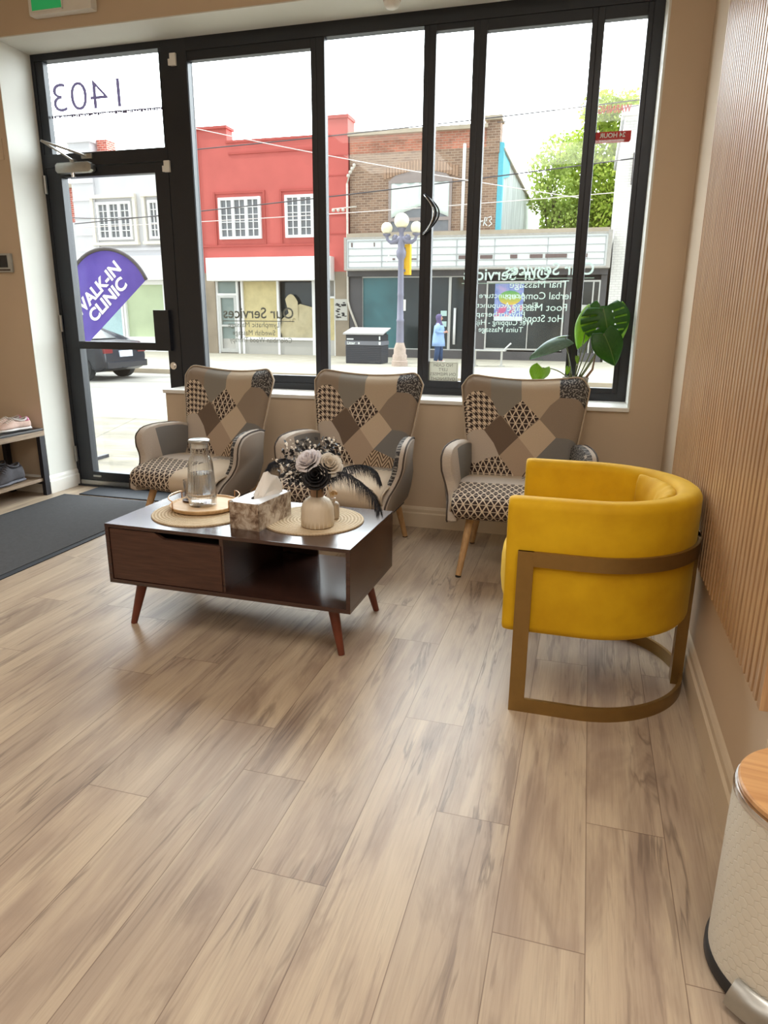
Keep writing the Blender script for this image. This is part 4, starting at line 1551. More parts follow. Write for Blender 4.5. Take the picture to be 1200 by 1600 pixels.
rose('cream white rose on the right side of the bouquet', M['petal_cream'], (VX + 0.058, VY - 0.020, 0.684), 0.040, (0.40, -0.60, 0.65), 2, GR)
rose('large black rose in the middle of the bouquet', M['petal_black'], (VX + 0.022, VY - 0.062, 0.648), 0.042, (0.1, -0.80, 0.5), 3)

def sprig(label, tips, seed, leaves=True):
    """branching black-leaved sprig with white buds"""
    t = thing('bud_sprig', label, 'dried flower', (VX, VY, VZ - 0.10), 0, 'bud sprigs in the vase')
    rr = random.Random(seed)
    st, lf, bd = B(), B(), B()
    for tip in tips:
        tip = Vector(tip) - Vector((VX, VY, VZ - 0.10))
        up = Vector((tip.x * 0.22, tip.y * 0.22, 0.115))
        pts = [Vector((rr.uniform(-0.008, 0.008), rr.uniform(-0.008, 0.008), 0)), up, up * 0.5 + tip * 0.5 + Vector((0, 0, 0.012)), tip]
        st.tube(pts, [0.0013, 0.0013, 0.001, 0.0006], 5)
        for q in range(8):
            f = 0.30 + 0.70 * q / 7
            base = up.lerp(tip, f)
            d = Vector((rr.gauss(0, 1), rr.gauss(0, 1), rr.gauss(0.5, 0.8))).normalized()
            e = base + d * rr.uniform(0.012, 0.030)
            st.tube([base, (base + e) / 2 + Vector((0, 0, 0.002)), e], 0.0005, 4)
            if f > 0.55:
                bd.ball(e, rr.uniform(0.0034, 0.0062), 8, 1, 1, 1.15)
                for _ in range(2):
                    e2 = e + Vector((rr.gauss(0, .008), rr.gauss(0, .008), rr.gauss(0, .008)))
                    bd.ball(e2, rr.uniform(0.002, 0.0042), 6)
            for _ in range(4):
                ctr = base + Vector((rr.gauss(0, .012), rr.gauss(0, .012), rr.gauss(0, .012)))
                ax = Vector((rr.gauss(0, 1), rr.gauss(0, 1), rr.gauss(0, 1))).normalized()
                sd_ = ax.cross(Vector((rr.gauss(0, 1), rr.gauss(0, 1), rr.gauss(0, 1)))).normalized()
                L_, w_ = rr.uniform(0.014, 0.030), rr.uniform(0.005, 0.010)
                lf.poly([ctr, ctr + ax * L_ * 0.5 + sd_ * w_, ctr + ax * L_, ctr + ax * L_ * 0.5 - sd_ * w_])
    st.obj('stem', M['black_leaf'], t, True)
    lf.obj('leaves', M['black_leaf'], t, fix=False)
    bd.obj('buds', M['bud_white'], t, True)
    return t
sprig('black leaved sprig of white buds fanning out to the left of the bouquet', [(-1.078, 2.33, 0.675), (-1.066, 2.36, 0.730), (-1.035, 2.30, 0.640), (-1.02, 2.40, 0.70)], 4)
sprig('black leaved sprig of white buds rising above the white roses', [(-0.985, 2.36, 0.745), (-0.93, 2.40, 0.755), (-0.955, 2.38, 0.735), (-1.02, 2.37, 0.738)], 5)
sprig('black leaved sprig of white buds rising at the right of the bouquet', [(-0.880, 2.37, 0.752), (-0.862, 2.37, 0.728), (-0.90, 2.41, 0.745)], 6)

def feather(label, pts, seed, barb=0.060, droop=0.4):
    t = thing('ostrich_feather', label, 'feather', (VX, VY, VZ - 0.05), 0, 'black feathers in the vase')
    O = Vector((VX, VY, VZ - 0.05))
    P = [Vector(p) - O for p in pts]
    # smooth the quill
    def cat(f):
        n_ = len(P) - 1
        i = min(n_ - 1, int(f * n_))
        u = f * n_ - i
        p0, p1, p2, p3 = P[max(0, i - 1)], P[i], P[i + 1], P[min(n_, i + 2)]
        return 0.5 * ((2 * p1) + (p2 - p0) * u + (2 * p0 - 5 * p1 + 4 * p2 - p3) * u * u + (3 * p1 - p0 - 3 * p2 + p3) * u ** 3)
    q = [cat(i / 40) for i in range(41)]
    b = B(); b.tube(q, [0.0018 * (1 - 0.75 * i / 40) for i in range(41)], 6)
    b.obj('quill', M['feather'], t, True)
    rr = random.Random(seed)
    b = B()
    for i in range(340):
        f = 0.22 + 0.78 * i / 339
        p = cat(min(0.999, f))
        tan = (cat(min(1, f + 0.02)) - cat(f - 0.02)).normalized()
        side = tan.cross(Vector((0, 0, 1))).normalized()
        for s in (-1, 1):
            L_ = barb * (0.55 + 0.5 * math.sin(PI * min(1, (f - 0.15) / 0.85))) * rr.uniform(0.7, 1.15)
            d = (side * s * rr.uniform(0.3, 0.9) + tan * rr.uniform(0.25, 0.7) + Vector((0, 0, -droop)) * rr.uniform(0.5, 1.5)).normalized()
            w = 0.00065
            a = p
            m1 = p + d * L_ * 0.5 + Vector((0, 0, 0.10 * L_))
            e = p + d * L_ + Vector((0, 0, -0.22 * L_))
            wv = d.cross(Vector((rr.gauss(0, 1), rr.gauss(0, 1), rr.gauss(0, 1)))).normalized() * w
            v = [b.bm.verts.new(x) for x in (a - wv, a + wv, m1 - wv, m1 + wv, e)]
            b.bm.faces.new((v[0], v[1], v[3], v[2]))
            b.bm.faces.new((v[2], v[3], v[4]))
    b.obj('barbs', M['feather'], t, fix=False)
    return t
feather('long black feather drooping over the right edge of the coffee table', [(-0.93, 2.345, 0.55), (-0.90, 2.33, 0.615), (-0.83, 2.32, 0.660), (-0.76, 2.31, 0.635), (-0.70, 2.30, 0.590), (-0.672, 2.29, 0.535)], 31, 0.062, 0.75)
feather('upper black feather arching to the right behind the other', [(-0.93, 2.345, 0.55), (-0.89, 2.35, 0.63), (-0.82, 2.36, 0.672), (-0.755, 2.37, 0.680), (-0.715, 2.37, 0.660), (-0.695, 2.37, 0.625)], 32, 0.050, 0.7)
feather('black feather curving left behind the tissue box', [(-0.94, 2.345, 0.55), (-0.97, 2.38, 0.615), (-1.03, 2.42, 0.650), (-1.10, 2.44, 0.668), (-1.155, 2.45, 0.655), (-1.185, 2.45, 0.625)], 33, 0.066, 0.45)

# reed diffuser
rd = thing('reed_diffuser', 'small white reed diffuser bottle with a wooden flower behind the vase', 'diffuser', (-0.915, 2.462, ZM))
b = B(); b.lathe([(0.001, 0.0), (0.022, 0.0), (0.025, 0.004), (0.025, 0.055), (0.020, 0.063), (0.010, 0.068), (0.010, 0.082), (0.007, 0.082), (0.007, 0.06)], 32)
b.obj('bottle', plain('white_bottle', C(196, 182, 166), 0.35, var=0.02), rd, True, sharp=50)
M['reed'] = plain('natural_reed', C(206, 170, 124), 0.7, var=0.08)
for dx, dy, h_ in ((-0.030, 0.005, 0.150), (-0.022, -0.006, 0.142), (-0.014, 0.012, 0.135)):
    b = B(); b.tube([(0, 0, 0.05), (dx, dy, h_)], 0.0015, 6)
    b.obj('reed', M['reed'], rd, True)
b = B()
for i in range(16):
    a = 2.4 * i
    b.ball((0.004 + 0.012 * math.cos(a) * (i / 16) ** 0.5, 0.012 * math.sin(a) * (i / 16) ** 0.5 - 0.004, 0.100 + 0.010 * (1 - i / 16)), 0.0075, 8, 1, 1, 0.8)
b.tube([(0.0, 0, 0.07), (0.004, -0.003, 0.098)], 0.0015, 6)
b.obj('wood_flower', M['reed'], rd, True)

# ------------------------------------------------------------------ monstera on the window sill
def leaf_mat(name, dark, light, trans):
    k = MB_(name, 0.4, spec=0.5)
    u, v, _ = k.uv('leaf')
    n = k.noise(k.vec(u * 2, v * 2), 4, 3)
    mid = (u.abs()).lt(0.02)
    k.color(k.mix(mid * 0.5, k.ramp(n, [(0.3, dark), (0.7, light)]), C(150, 180, 90)))
    k.b.inputs['Transmission Weight'].default_value = 0.0
    # thin leaf lets daylight through
    tr_ = k.new('ShaderNodeBsdfTranslucent')
    tr_.inputs[0].default_value = trans
    mx_ = k.new('ShaderNodeMixShader')
    mx_.inputs[0].default_value = 0.35
    out = [n_ for n_ in k.nt.nodes if n_.type == 'OUTPUT_MATERIAL'][0]
    k.nt.links.new(k.b.outputs[0], mx_.inputs[1])
    k.nt.links.new(tr_.outputs[0], mx_.inputs[2])
    k.nt.links.new(mx_.outputs[0], out.inputs[0])
    return k.m
M['leaf'] = leaf_mat('monstera_green', C(36, 78, 22), C(58, 108, 34), C(90, 150, 30))
M['leaf_light'] = leaf_mat('young_leaf_green', C(104, 148, 38), C(140, 178, 56), C(170, 210, 60))
M['leaf_under'] = leaf_mat('pale_leaf_underside', C(92, 122, 112), C(128, 156, 150), C(120, 150, 80))
M['petiole'] = plain('leaf_stalk', C(96, 104, 56), 0.5, var=0.1)
pl = thing('monstera_plant', 'monstera plant in a small pot on the window sill behind the right armchair', 'plant', (-0.053, 4.0, 0.757))
PO = Vector((-0.053, 4.0, 0.757))
b = B(); b.lathe([(0.001, 0.0), (0.052, 0.0), (0.056, 0.004), (0.070, 0.135), (0.072, 0.142), (0.066, 0.142), (0.062, 0.125), (0.001, 0.125)], 40)
b.obj('pot', plain('grey_stone_pot', C(150, 142, 132), 0.7, var=0.1), pl, True, sharp=50)
b = B(); b.lathe([(0.001, 0.120), (0.063, 0.122), (0.05, 0.130), (0.001, 0.133)], 24)
b.obj('soil', plain('dark_soil', C(52, 40, 32), 0.95, var=0.3, vscale=80), pl, True)
def leaf(base, tip, width, normal, mat, root=(0, 0, 0.128), slits=0, curl=0.25, label=None, mid=None):
    base, tip, nrm = Vector(base) - PO, Vector(tip) - PO, Vector(normal).normalized()
    ax = tip - base
    L_ = ax.length
    ax.normalize()
    sd_ = ax.cross(nrm).normalized()
    nrm = sd_.cross(ax).normalized()
    b = B()
    uvl = b.bm.loops.layers.uv.new('leaf')
    n_, m_ = 26, 9
    vv = {}
    def P(i, j):
        if (i, j) not in vv:
            s = i / n_
            w = width * (math.sin(PI * (s * 0.90 + 0.10) ** 0.72)) ** 0.85
            x = j / m_
            lob = -0.16 * L_ * max(0, 1 - s * 2.2) * abs(x) ** 0.8 * (1.0 if s < 0.4 else 0)
            cz = -curl * width * x * x - 0.10 * L_ * (2 * s - 0.7) ** 2
            p = base + ax * (s * L_ + lob + 0.06 * L_ * (abs(x)) * s) + sd_ * (x * w) + nrm * (cz + 0.03 * width * abs(x))
            vv[(i, j)] = b.bm.verts.new(p)
        return vv[(i, j)]
    for i in range(n_):
        for j in range(-m_, m_):
            x = abs(j + 0.5) / m_
            if slits and x > 0.30 and i > 3 and i < n_ - 2 and (i % 4 == 0):
                if x < 0.86 or j > 0: continue
            f = b.bm.faces.new((P(i, j), P(i + 1, j), P(i + 1, j + 1), P(i, j + 1)))
            for l in f.loops:
                d = l.vert.co - base
                l[uvl].uv = (d.dot(sd_) / width, d.dot(ax) / L_)
    o = b.obj('leaf', mat, pl, True)
    s_ = o.modifiers.new('Solidify', 'SOLIDIFY'); s_.thickness = 0.0008
    if label: o['label'] = label
    root = Vector(root)
    b = B()
    md = Vector(mid) - PO if mid else root.lerp(base, 0.55) + Vector((0, 0, 0.02))
    pts = [root.lerp(md, f / 6) * (1 - f / 6) + md.lerp(base, f / 6) * (f / 6) for f in range(7)]
    b.tube(pts, [0.0038 - 0.0018 * f / 6 for f in range(7)], 8)
    b.obj('stalk', M['petiole'], o, True)
leaf((0.062, 3.975, 1.262), (0.112, 3.955, 1.080), 0.128, (0.05, -1, 0.30), M['leaf'], (0.01, -0.01, 0.128), 1, 0.22, None, (0.045, 4.02, 1.08))
leaf((0.075, 3.93, 1.135), (0.150, 3.92, 0.982), 0.082, (0.25, -1, 0.15), M['leaf'], (0.02, -0.01, 0.128), 0, 0.15, 'heart shaped dark leaf', (0.055, 3.97, 1.02))
leaf((0.000, 4.035, 1.250), (-0.070, 4.03, 1.062), 0.062, (-0.30, -1, 0.2), M['leaf_light'], (-0.005, 0.02, 0.128), 0, 0.35, 'light green backlit leaf', (-0.03, 4.03, 1.10))
leaf((-0.125, 3.985, 1.112), (-0.312, 3.965, 1.032), 0.055, (-0.30, -0.75, 0.75), M['leaf_under'], (-0.025, 0, 0.128), 0, 0.5, 'grey green leaf', (-0.10, 3.99, 1.02))
leaf((-0.128, 4.005, 1.090), (-0.225, 4.02, 1.058), 0.030, (0.1, -0.8, -0.5), M['leaf_light'], (-0.02, 0.01, 0.128), 0, 0.3, 'small light green leaf', (-0.09, 4.0, 1.0))
leaf((-0.232, 3.935, 0.948), (-0.262, 3.895, 0.872), 0.058, (-0.1, -0.75, 0.7), M['leaf_light'], (-0.03, -0.02, 0.128), 0, -0.25, 'young light green leaf', (-0.15, 3.96, 0.952))
leaf((0.150, 4.03, 1.272), (0.195, 4.04, 1.120), 0.050, (0.6, -0.8, 0.2), M['leaf_light'], (0.015, 0.02, 0.128), 0, 0.2, 'light green leaf', (0.08, 4.04, 1.08))
leaf((0.045, 4.045, 1.275), (-0.005, 4.05, 1.17), 0.055, (0.0, -1, 0.3), M['leaf'], (0.0, 0.03, 0.128), 0, 0.2, None, (0.0, 4.05, 1.1))
leaf((-0.095, 3.965, 0.955), (-0.100, 3.955, 0.915), 0.014, (0, -1, 0.2), M['leaf_light'], (-0.03, -0.02, 0.128), 0, 0.2, 'tiny light green leaf')
leaf((-0.055, 3.97, 1.012), (-0.05, 3.96, 0.975), 0.010, (0, -1, 0.2), M['leaf_light'], (0.0, -0.02, 0.128), 0, 0.2, 'tiny light green leaf')
b = B(); b.tube([(0.02, -0.005, 0.125), (0.055, -0.01, 0.140), (0.085, -0.01, 0.185), (0.095, -0.005, 0.27)], [0.008, 0.008, 0.006, 0.003], 10)
b.obj('aerial_root', plain('brown_aerial_root', C(138, 108, 84), 0.7, var=0.1), pl, True)
# ================================================================== the street outside
def brick(name, c1, c2, mortar, scale=1.0, rough=0.85, dirt=0.25):
    k = MB_(name, rough, spec=0.2)
    x_, y_, z_ = k.obj()
    n_ = k.new('ShaderNodeTexBrick')
    k.nt.links.new(k.vec(x_ + y_, z_, 0.0), n_.inputs['Vector'])
    n_.inputs['Color1'].default_value = c1
    n_.inputs['Color2'].default_value = c2
    n_.inputs['Mortar'].default_value = mortar
    n_.inputs['Scale'].default_value = scale
    n_.inputs['Brick Width'].default_value = 0.24
    n_.inputs['Row Height'].default_value = 0.085
    n_.inputs['Mortar Size'].default_value = 0.010
    ns = k.noise(k.vec(x_, y_, z_), 1.4, 5, 0.6)
    k.color(k.mix(((ns - 0.45) * 2.0).clamp() * dirt, n_.outputs[0], C(92, 72, 60)))
    return k.m
def paint_wall(name, c, var=0.08, s=1.2):
    return plain(name, c, 0.8, var=var, vscale=s, spec=0.2)
M['red_stucco'] = paint_wall('red_stucco', C(192, 100, 94), 0.06)
M['red_trim'] = paint_wall('red_moulding', C(178, 88, 82), 0.05)
M['brown_brick'] = brick('brown_brick', C(156, 128, 108), C(128, 104, 90), C(170, 152, 134))
M['orange_brick'] = brick('orange_brick', C(196, 126, 104), C(160, 108, 90), C(180, 154, 136), dirt=0.9)
M['red_brick'] = brick('red_brick', C(196, 98, 84), C(170, 84, 74), C(210, 180, 168))
M['white_stucco'] = paint_wall('white_stucco', C(206, 205, 208), 0.03)
M['white_brick'] = brick('white_painted_brick', C(232, 230, 226), C(224, 222, 218), C(206, 204, 200), dirt=0.05)
M['stone'] = paint_wall('grey_stone', C(176, 164, 146), 0.10, 2.0)
M['concrete'] = None
k = MB_('pavement_concrete', 0.85, spec=0.2)
x_, y_, z_ = k.obj()
n = k.noise(k.vec(x_ * 0.5, y_, z_), 3.0, 6, 0.6)
slab = ((x_ / 1.6).frac()).lt(0.012).mx((y_ / 1.6).frac().lt(0.012))
k.color(k.mix(slab * 0.5, k.ramp(n, [(0.3, C(150, 145, 133)), (0.7, C(178, 173, 158))]), C(120, 116, 106)))
M['concrete'] = k.m
k = MB_('street_asphalt', 0.9, spec=0.2)
x_, y_, z_ = k.obj()
n = k.noise(k.vec(x_ * 0.25, y_ * 1.6, z_), 1.6, 6, 0.6)
k.color(k.ramp(n, [(0.3, C(122, 119, 114)), (0.7, C(150, 147, 138))]))
M['asphalt'] = k.m
M['white_paint'] = paint_wall('white_window_paint', C(236, 236, 236), 0.02)
M['pane_grey'] = plain('grey_window_pane', C(120, 122, 126), 0.12, var=0.15, vscale=2)
M['pane_teal_reflection'] = plain('painted_reflection_pane', C(60, 104, 110), 0.12, var=0.25, vscale=0.7)  # bluish reflection on plain shop glass, painted in as the pane colour
M['pane_dark'] = plain('dark_shop_pane', C(48, 56, 58), 0.12, var=0.3, vscale=0.8)
M['kraft'] = plain('kraft_paper', C(206, 192, 146), 0.85, var=0.10, vscale=3)
M['kraft_dark'] = plain('folded_paper', C(196, 184, 150), 0.85, var=0.10, vscale=3)
M['alu_out'] = plain('shopfront_aluminium', C(196, 196, 192), 0.4, 0.5, var=0.03)
M['dark_tile'] = plain('dark_grey_tile', C(84, 82, 84), 0.5, var=0.12, vscale=2)
M['grey_pier'] = paint_wall('grey_beige_pier', C(150, 138, 122), 0.12, 1.5)
M['sign_white'] = plain('white_sign_face', C(240, 240, 240), 0.5, var=0.01)

k = MB_('old_pavement', 0.85, spec=0.2)
x_, y_, z_ = k.obj()
n = k.noise(k.vec(x_ * 0.6, y_ * 1.4, z_), 2.2, 6, 0.65)
slab = ((x_ + y_ * 0.35) / 1.5).frac().lt(0.015).mx(((y_ - x_ * 0.2) / 1.3).frac().lt(0.018))
k.color(k.mix(slab * 0.6, k.ramp(n, [(0.32, C(104, 99, 88)), (0.68, C(142, 136, 120))]), C(78, 74, 68)))
M['old_pavement'] = k.m
YB = 27.5
STEP = 0.002
b = B(); b.box(-45, 25, 4.27, 8.0, -0.6, -0.12)
struct(b.obj('sidewalk_near', M['old_pavement']))
b = B(); b.box(-60, 40, 8.0, 18.3, -0.8, -0.42)
struct(b.obj('road', M['asphalt']))
b = B(); b.box(-60, 40, 18.3, 60, -0.8, -0.30)
struct(b.obj('sidewalk_far', M['concrete']))
b = B(); b.box(-60, 40, 18.15, 18.32, -0.5, -0.285, 0.02)
struct(b.obj('kerb', M['stone']))

def casement(parent, x0, x1, z0, z1, y, cols=3, pane=None, surround=None):
    """white window of side-by-side casements, each with small panes"""
    b = B()
    fw = 0.10
    n = cols
    w = (x1 - x0 - fw) / n
    b.box(x0, x1, y - 0.06, y + 0.05, z0, z0 + fw); b.box(x0, x1, y - 0.06, y + 0.05, z1 - fw, z1)
    for i in range(n + 1):
        xx = x0 + i * w
        b.box(xx, xx + fw * (1.0 if i in (0, n) else 1.15), y - 0.06, y + 0.05, z0, z1)
    for i in range(n):
        xx = x0 + i * w
        b.box(xx + fw / 2 + w / 2 - 0.012, xx + fw / 2 + w / 2 + 0.012, y - 0.02, y + 0.03, z0, z1)
        for j in range(1, 5):
            zz = z0 + fw + (z1 - z0 - 2 * fw) * j / 5
            b.box(xx, xx + w, y - 0.02, y + 0.03, zz - 0.012, zz + 0.012)
    f = b.obj('window_frame', M['white_paint'], parent)
    b = B(); b.box(x0 + 0.05, x1 - 0.05, y + 0.035, y + 0.045, z0 + 0.05, z1 - 0.05)
    b.obj('pane', pane or M['pane_grey'], f)
    if surround:
        b = B()
        b.box(x0 - 0.26, x0 - 0.12, y - 0.09, y + 0.05, z0 - 0.15, z1 + 0.25)
        b.box(x1 + 0.12, x1 + 0.26, y - 0.09, y + 0.05, z0 - 0.15, z1 + 0.25)
        b.box(x0 - 0.26, x1 + 0.26, y - 0.12, y + 0.05, z1 + 0.14, z1 + 0.28)
        b.box(x0 - 0.30, x1 + 0.30, y - 0.14, y + 0.05, z0 - 0.22, z0 - 0.10)
        b.obj('window_surround', surround, f)
    return f

# ---- red stucco shop building
rb_ = thing('shop_building', 'red stucco two storey shop building with white casement windows', 'building', (0, 0, 0))
b = B()
b.box(-16.70, -9.42, YB, YB + 9, 3.0, 7.75)
b.box(-16.70, -14.55, YB, YB + 0.5, 7.7, 8.45)
b.box(-14.55, -10.25, YB, YB + 0.5, 7.7, 7.92)
b.box(-10.25, -9.42, YB - 0.06, YB + 0.7, 3.0, 8.52)
b.box(-16.72, -15.9, YB - 0.06, YB + 0.5, 3.0, 8.45)
b.obj('wall', M['red_stucco'], rb_)
b = B()
b.box(-14.60, -10.22, YB - 0.05, YB + 0.55, 7.90, 7.99)
b.box(-16.75, -14.50, YB - 0.10, YB + 0.55, 8.43, 8.53)
b.box(-10.32, -9.38, YB - 0.12, YB + 0.75, 8.48, 8.60)
b.box(-14.5, -10.25, YB - 0.04, YB + 0.1, 7.48, 7.55)
b.box(-15.9, -10.25, YB - 0.04, YB + 0.1, 4.02, 4.10)
for z in (4.4, 5.1, 5.8, 6.5, 7.2, 7.9):
    b.box(-10.26, -9.41, YB - 0.075, YB, z, z + 0.035)
    b.box(-16.73, -15.89, YB - 0.075, YB, z, z + 0.035)
for x0, x1 in ((-15.03, -13.15), (-12.08, -10.31)):
    b.box(x0 - 0.24, x0 - 0.16, YB - 0.05, YB, 4.10, 6.12); b.box(x1 + 0.10, x1 + 0.18, YB - 0.05, YB, 4.10, 6.12)
    b.box(x0 - 0.24, x1 + 0.18, YB - 0.05, YB, 6.04, 6.12)
b.obj('moulding', M['red_trim'], rb_)
casement(rb_, -15.03, -13.15, 4.31, 5.89, YB - 0.06)
casement(rb_, -12.08, -10.31, 4.31, 5.89, YB - 0.06)
b = B(); b.box(-15.50, -10.02, YB - 0.55, YB, 2.66, 3.56, 0.02)
b.obj('sign_board', M['sign_white'], rb_)
b = B()
b.box(-16.70, -15.45, YB, YB + 0.4, -0.3, 3.0); b.box(-10.0, -9.42, YB - 0.06, YB + 0.4, -0.3, 3.0)
b.obj('pier', M['grey_pier'], rb_)
b = B(); b.box(-15.45, -10.0, YB + 0.12, YB + 0.3, -0.3, 0.32); b.box(-15.45, -10.0, YB + 0.5, YB + 0.6, -0.3, 3.0)
b.obj('stall_riser', paint_wall('pale_grey_panel', C(186, 184, 178), 0.04), rb_)
b = B()
for x in (-15.45, -14.50, -14.28, -12.63, -11.05, -10.95, -10.08):
    b.box(x, x + 0.09, YB + 0.06, YB + 0.16, -0.3, 2.70)
b.box(-14.2, -11.0, YB + 0.06, YB + 0.16, 0.30, 0.40)
b.box(-15.4, -14.45, YB + 0.06, YB + 0.16, 2.10, 2.18); b.box(-10.9, -10.0, YB + 0.06, YB + 0.16, 1.98, 2.06)
b.obj('shopfront_frame', M['white_paint'], rb_)
b = B(); b.box(-15.36, -14.50, YB + 0.14, YB + 0.15, -0.2, 2.65)
dd = b.obj('shop_door', plain('grey_green_glass', C(132, 146, 142), 0.2, var=0.08, vscale=1), rb_)
b = B()
for x in (-15.36, -14.62): b.box(x, x + 0.12, YB + 0.05, YB + 0.14, -0.25, 2.1)
b.box(-15.3, -14.5, YB + 0.05, YB + 0.14, 0.82, 0.90); b.box(-15.3, -14.5, YB + 0.05, YB + 0.14, -0.25, -0.10); b.box(-15.3, -14.5, YB + 0.05, YB + 0.14, 2.0, 2.1)
b.obj('door_frame', M['alu_out'], dd)
b = B(); b.box(-14.19, -12.6, YB + 0.17, YB + 0.18, 0.38, 2.66)
b.obj('papered_window', M['kraft'], rb_)
b = B(); b.box(-12.6, -11.0, YB + 0.40, YB + 0.42, 0.38, 2.66)
b.obj('dark_interior', M['pane_dark'], rb_)
b = B()
rr = random.Random(2)
def crump(x0, x1, z0, tops, seed):
    r2 = random.Random(seed)
    ph = [r2.uniform(0, 6) for _ in range(4)]
    def f(u, v):
        top = tops[0] + (tops[1] - tops[0]) * u - tops[2] * abs(u - tops[3])
        return (x0 + (x1 - x0) * u + 0.03 * math.sin(v * 7 + ph[0]), YB + 0.20 + 0.05 * math.sin(u * 9 + ph[1]) * math.sin(v * 8 + ph[2]) + 0.04 * v, z0 + (top - z0) * v)
    return f
b.grid(crump(-12.55, -11.06, 0.40, (1.55, 1.95, 0.75, 0.55), 1), 14, 12)
b.grid(lambda u, v: (-12.3 + 0.55 * u + 0.25 * v * (1 - u), YB + 0.17 + 0.03 * u, 2.15 - 0.95 * v - 0.5 * (u - 0.45) ** 2 * 2 + 0.0 * u), 8, 8)
o = b.obj('crumpled_paper', M['kraft_dark'], rb_)
sd = o.modifiers.new('Solidify', 'SOLIDIFY'); sd.thickness = 0.004
b = B(); b.box(-10.86, -10.08, YB + 0.14, YB + 0.16, -0.2, 1.98)
b.obj('boarded_door', M['kraft'], rb_)
b = B(); b.box(-10.05, -9.48, YB - 0.075, YB - 0.06, 1.12, 1.95)
po = b.obj('poster_panel', M['paper'], rb_)
b = B()
rr = random.Random(9)
for i in range(5):
    cx, cz = (-9.86, -9.62)[i % 2], (1.72, 1.75, 1.52, 1.35, 1.30)[i]
    for _ in range(5):
        x, z = cx + rr.uniform(-0.08, 0.08), cz + rr.uniform(-0.07, 0.07)
        b.box(x - 0.05, x + 0.05, YB - 0.078, YB - 0.075, z - 0.018, z + 0.018)
b.obj('scrawl', M['ink_black'], po)
b = B()
b.tube([(-9.44, YB - 0.12, 6.2), (-9.44, YB - 0.12, 1.9), (-9.36, YB - 0.14, 1.6), (-9.0, YB - 0.16, 0.75)], 0.045, 8)
b.tube([(-9.44, YB - 0.12, 6.2), (-9.30, YB - 0.2, 6.55), (-9.10, YB - 0.25, 6.75)], 0.03, 8)
for i in range(4): b.ball((-9.36 + 0.08 * i, YB - 0.22, 6.45 + 0.12 * i), 0.07, 8)
b.tube([(-10.0, YB - 0.3, 5.28), (-9.0, YB - 0.3, 5.34)], 0.025, 6)
for x in (-9.95, -9.75, -9.55): b.ball((x, YB - 0.3, 5.24), 0.07, 8)
b.obj('service_mast', plain('weathered_pipe', C(206, 200, 190), 0.6, var=0.1), rb_, True)

# ---- brown brick building with the old letter board
bb = thing('brick_building', 'brown brick building with a curtained upper window and empty white letter board', 'building')
b = B()
b.box(-9.37, -3.66, YB, YB + 15, 4.25, 7.24)
b.box(-4.15, -3.66, YB - 0.03, YB + 0.6, 7.0, 8.1)
b.obj('wall', M['brown_brick'], bb)
b = B(); b.box(-9.37, -4.15, YB - 0.004, YB + 0.4, 7.22, 7.86)
b.obj('upper_courses', M['orange_brick'], bb)
b = B(); b.box(-9.42, -4.1, YB - 0.12, YB + 0.5, 7.84, 7.98); b.box(-4.24, -3.60, YB - 0.12, YB + 0.7, 8.08, 8.22); b.box(-9.42, 0.40, YB - 0.25, YB + 0.2, 4.18, 4.38)
b.obj('coping', M['stone'], bb)
b = B()
for i in range(25):
    x = -8.0 + 0.115 * i
    z = 6.28 + 0.28 * math.sin(PI * (i + 0.5) / 25)
    b.box(x, x + 0.095, YB - 0.03, YB + 0.02, z, z + 0.36)
b.obj('window_arch', plain('arch_brick', C(160, 130, 108), 0.85, var=0.12, vscale=9), bb)
b = B()
b.box(-7.80, -7.70, YB - 0.05, YB + 0.1, 4.38, 6.22); b.box(-5.45, -5.35, YB - 0.05, YB + 0.1, 4.38, 6.22)
b.box(-7.8, -5.35, YB - 0.05, YB + 0.1, 6.14, 6.24); b.box(-7.8, -5.35, YB - 0.05, YB + 0.1, 4.80, 4.92); b.box(-7.9, -5.25, YB - 0.1, YB + 0.1, 4.34, 4.42)
b.prism([(-7.8, 6.22), (-5.35, 6.22), (-5.6, 6.42), (-6.1, 6.54), (-6.575, 6.58), (-7.05, 6.54), (-7.55, 6.42)], 'y', YB - 0.02, YB + 0.06)
wf = b.obj('window_frame', plain('grey_violet_frame', C(150, 138, 134), 0.6, var=0.04), bb)
b = B(); b.box(-7.75, -5.4, YB - 0.01, YB + 0.0, 4.4, 6.2)
b.obj('pane', M['pane_grey'], wf)
b = B()
for s, x0 in ((1, -7.72), (-1, -5.43)):
    b.grid(lambda u, v, s=s, x0=x0: (x0 + s * u * 1.15, YB - 0.03 - 0.012 * math.sin(u * 16), 6.14 - v * (1.25 - 0.42 * u ** 0.8)), 20, 6)  # drapes widened to the middle, standing in for white sky reflection there
o = b.obj('curtain_and_reflection', plain('white_curtain_and_reflection', C(214, 224, 218), 0.8, var=0.05), wf, True)
sd = o.modifiers.new('Solidify', 'SOLIDIFY'); sd.thickness = 0.006
b = B(); b.tube([(-4.92, YB - 0.08, 4.4), (-4.92, YB - 0.08, 7.35)], 0.06, 8)
b.obj('white_pipe', M['white_paint'], bb, True)
# painted scrawl
b = B()
gx, gz = -4.05, 4.68
for pts in ([(-.26, .02), (-.10, .05)], [(-.2, .14), (-.19, -.1)], [(-.08, -.12), (-.02, .18), (.05, .16), (.02, .04), (-.06, .02), (.06, -.12)], [(.10, .16), (.2, .2), (.22, .1), (.14, .05), (.24, -.06), (.12, -.14)]):
    b.tube([(gx + x, YB - 0.015, gz + z) for x, z in pts], 0.018, 5)
b.obj('painted_scrawl', M['ink_white'], bb)
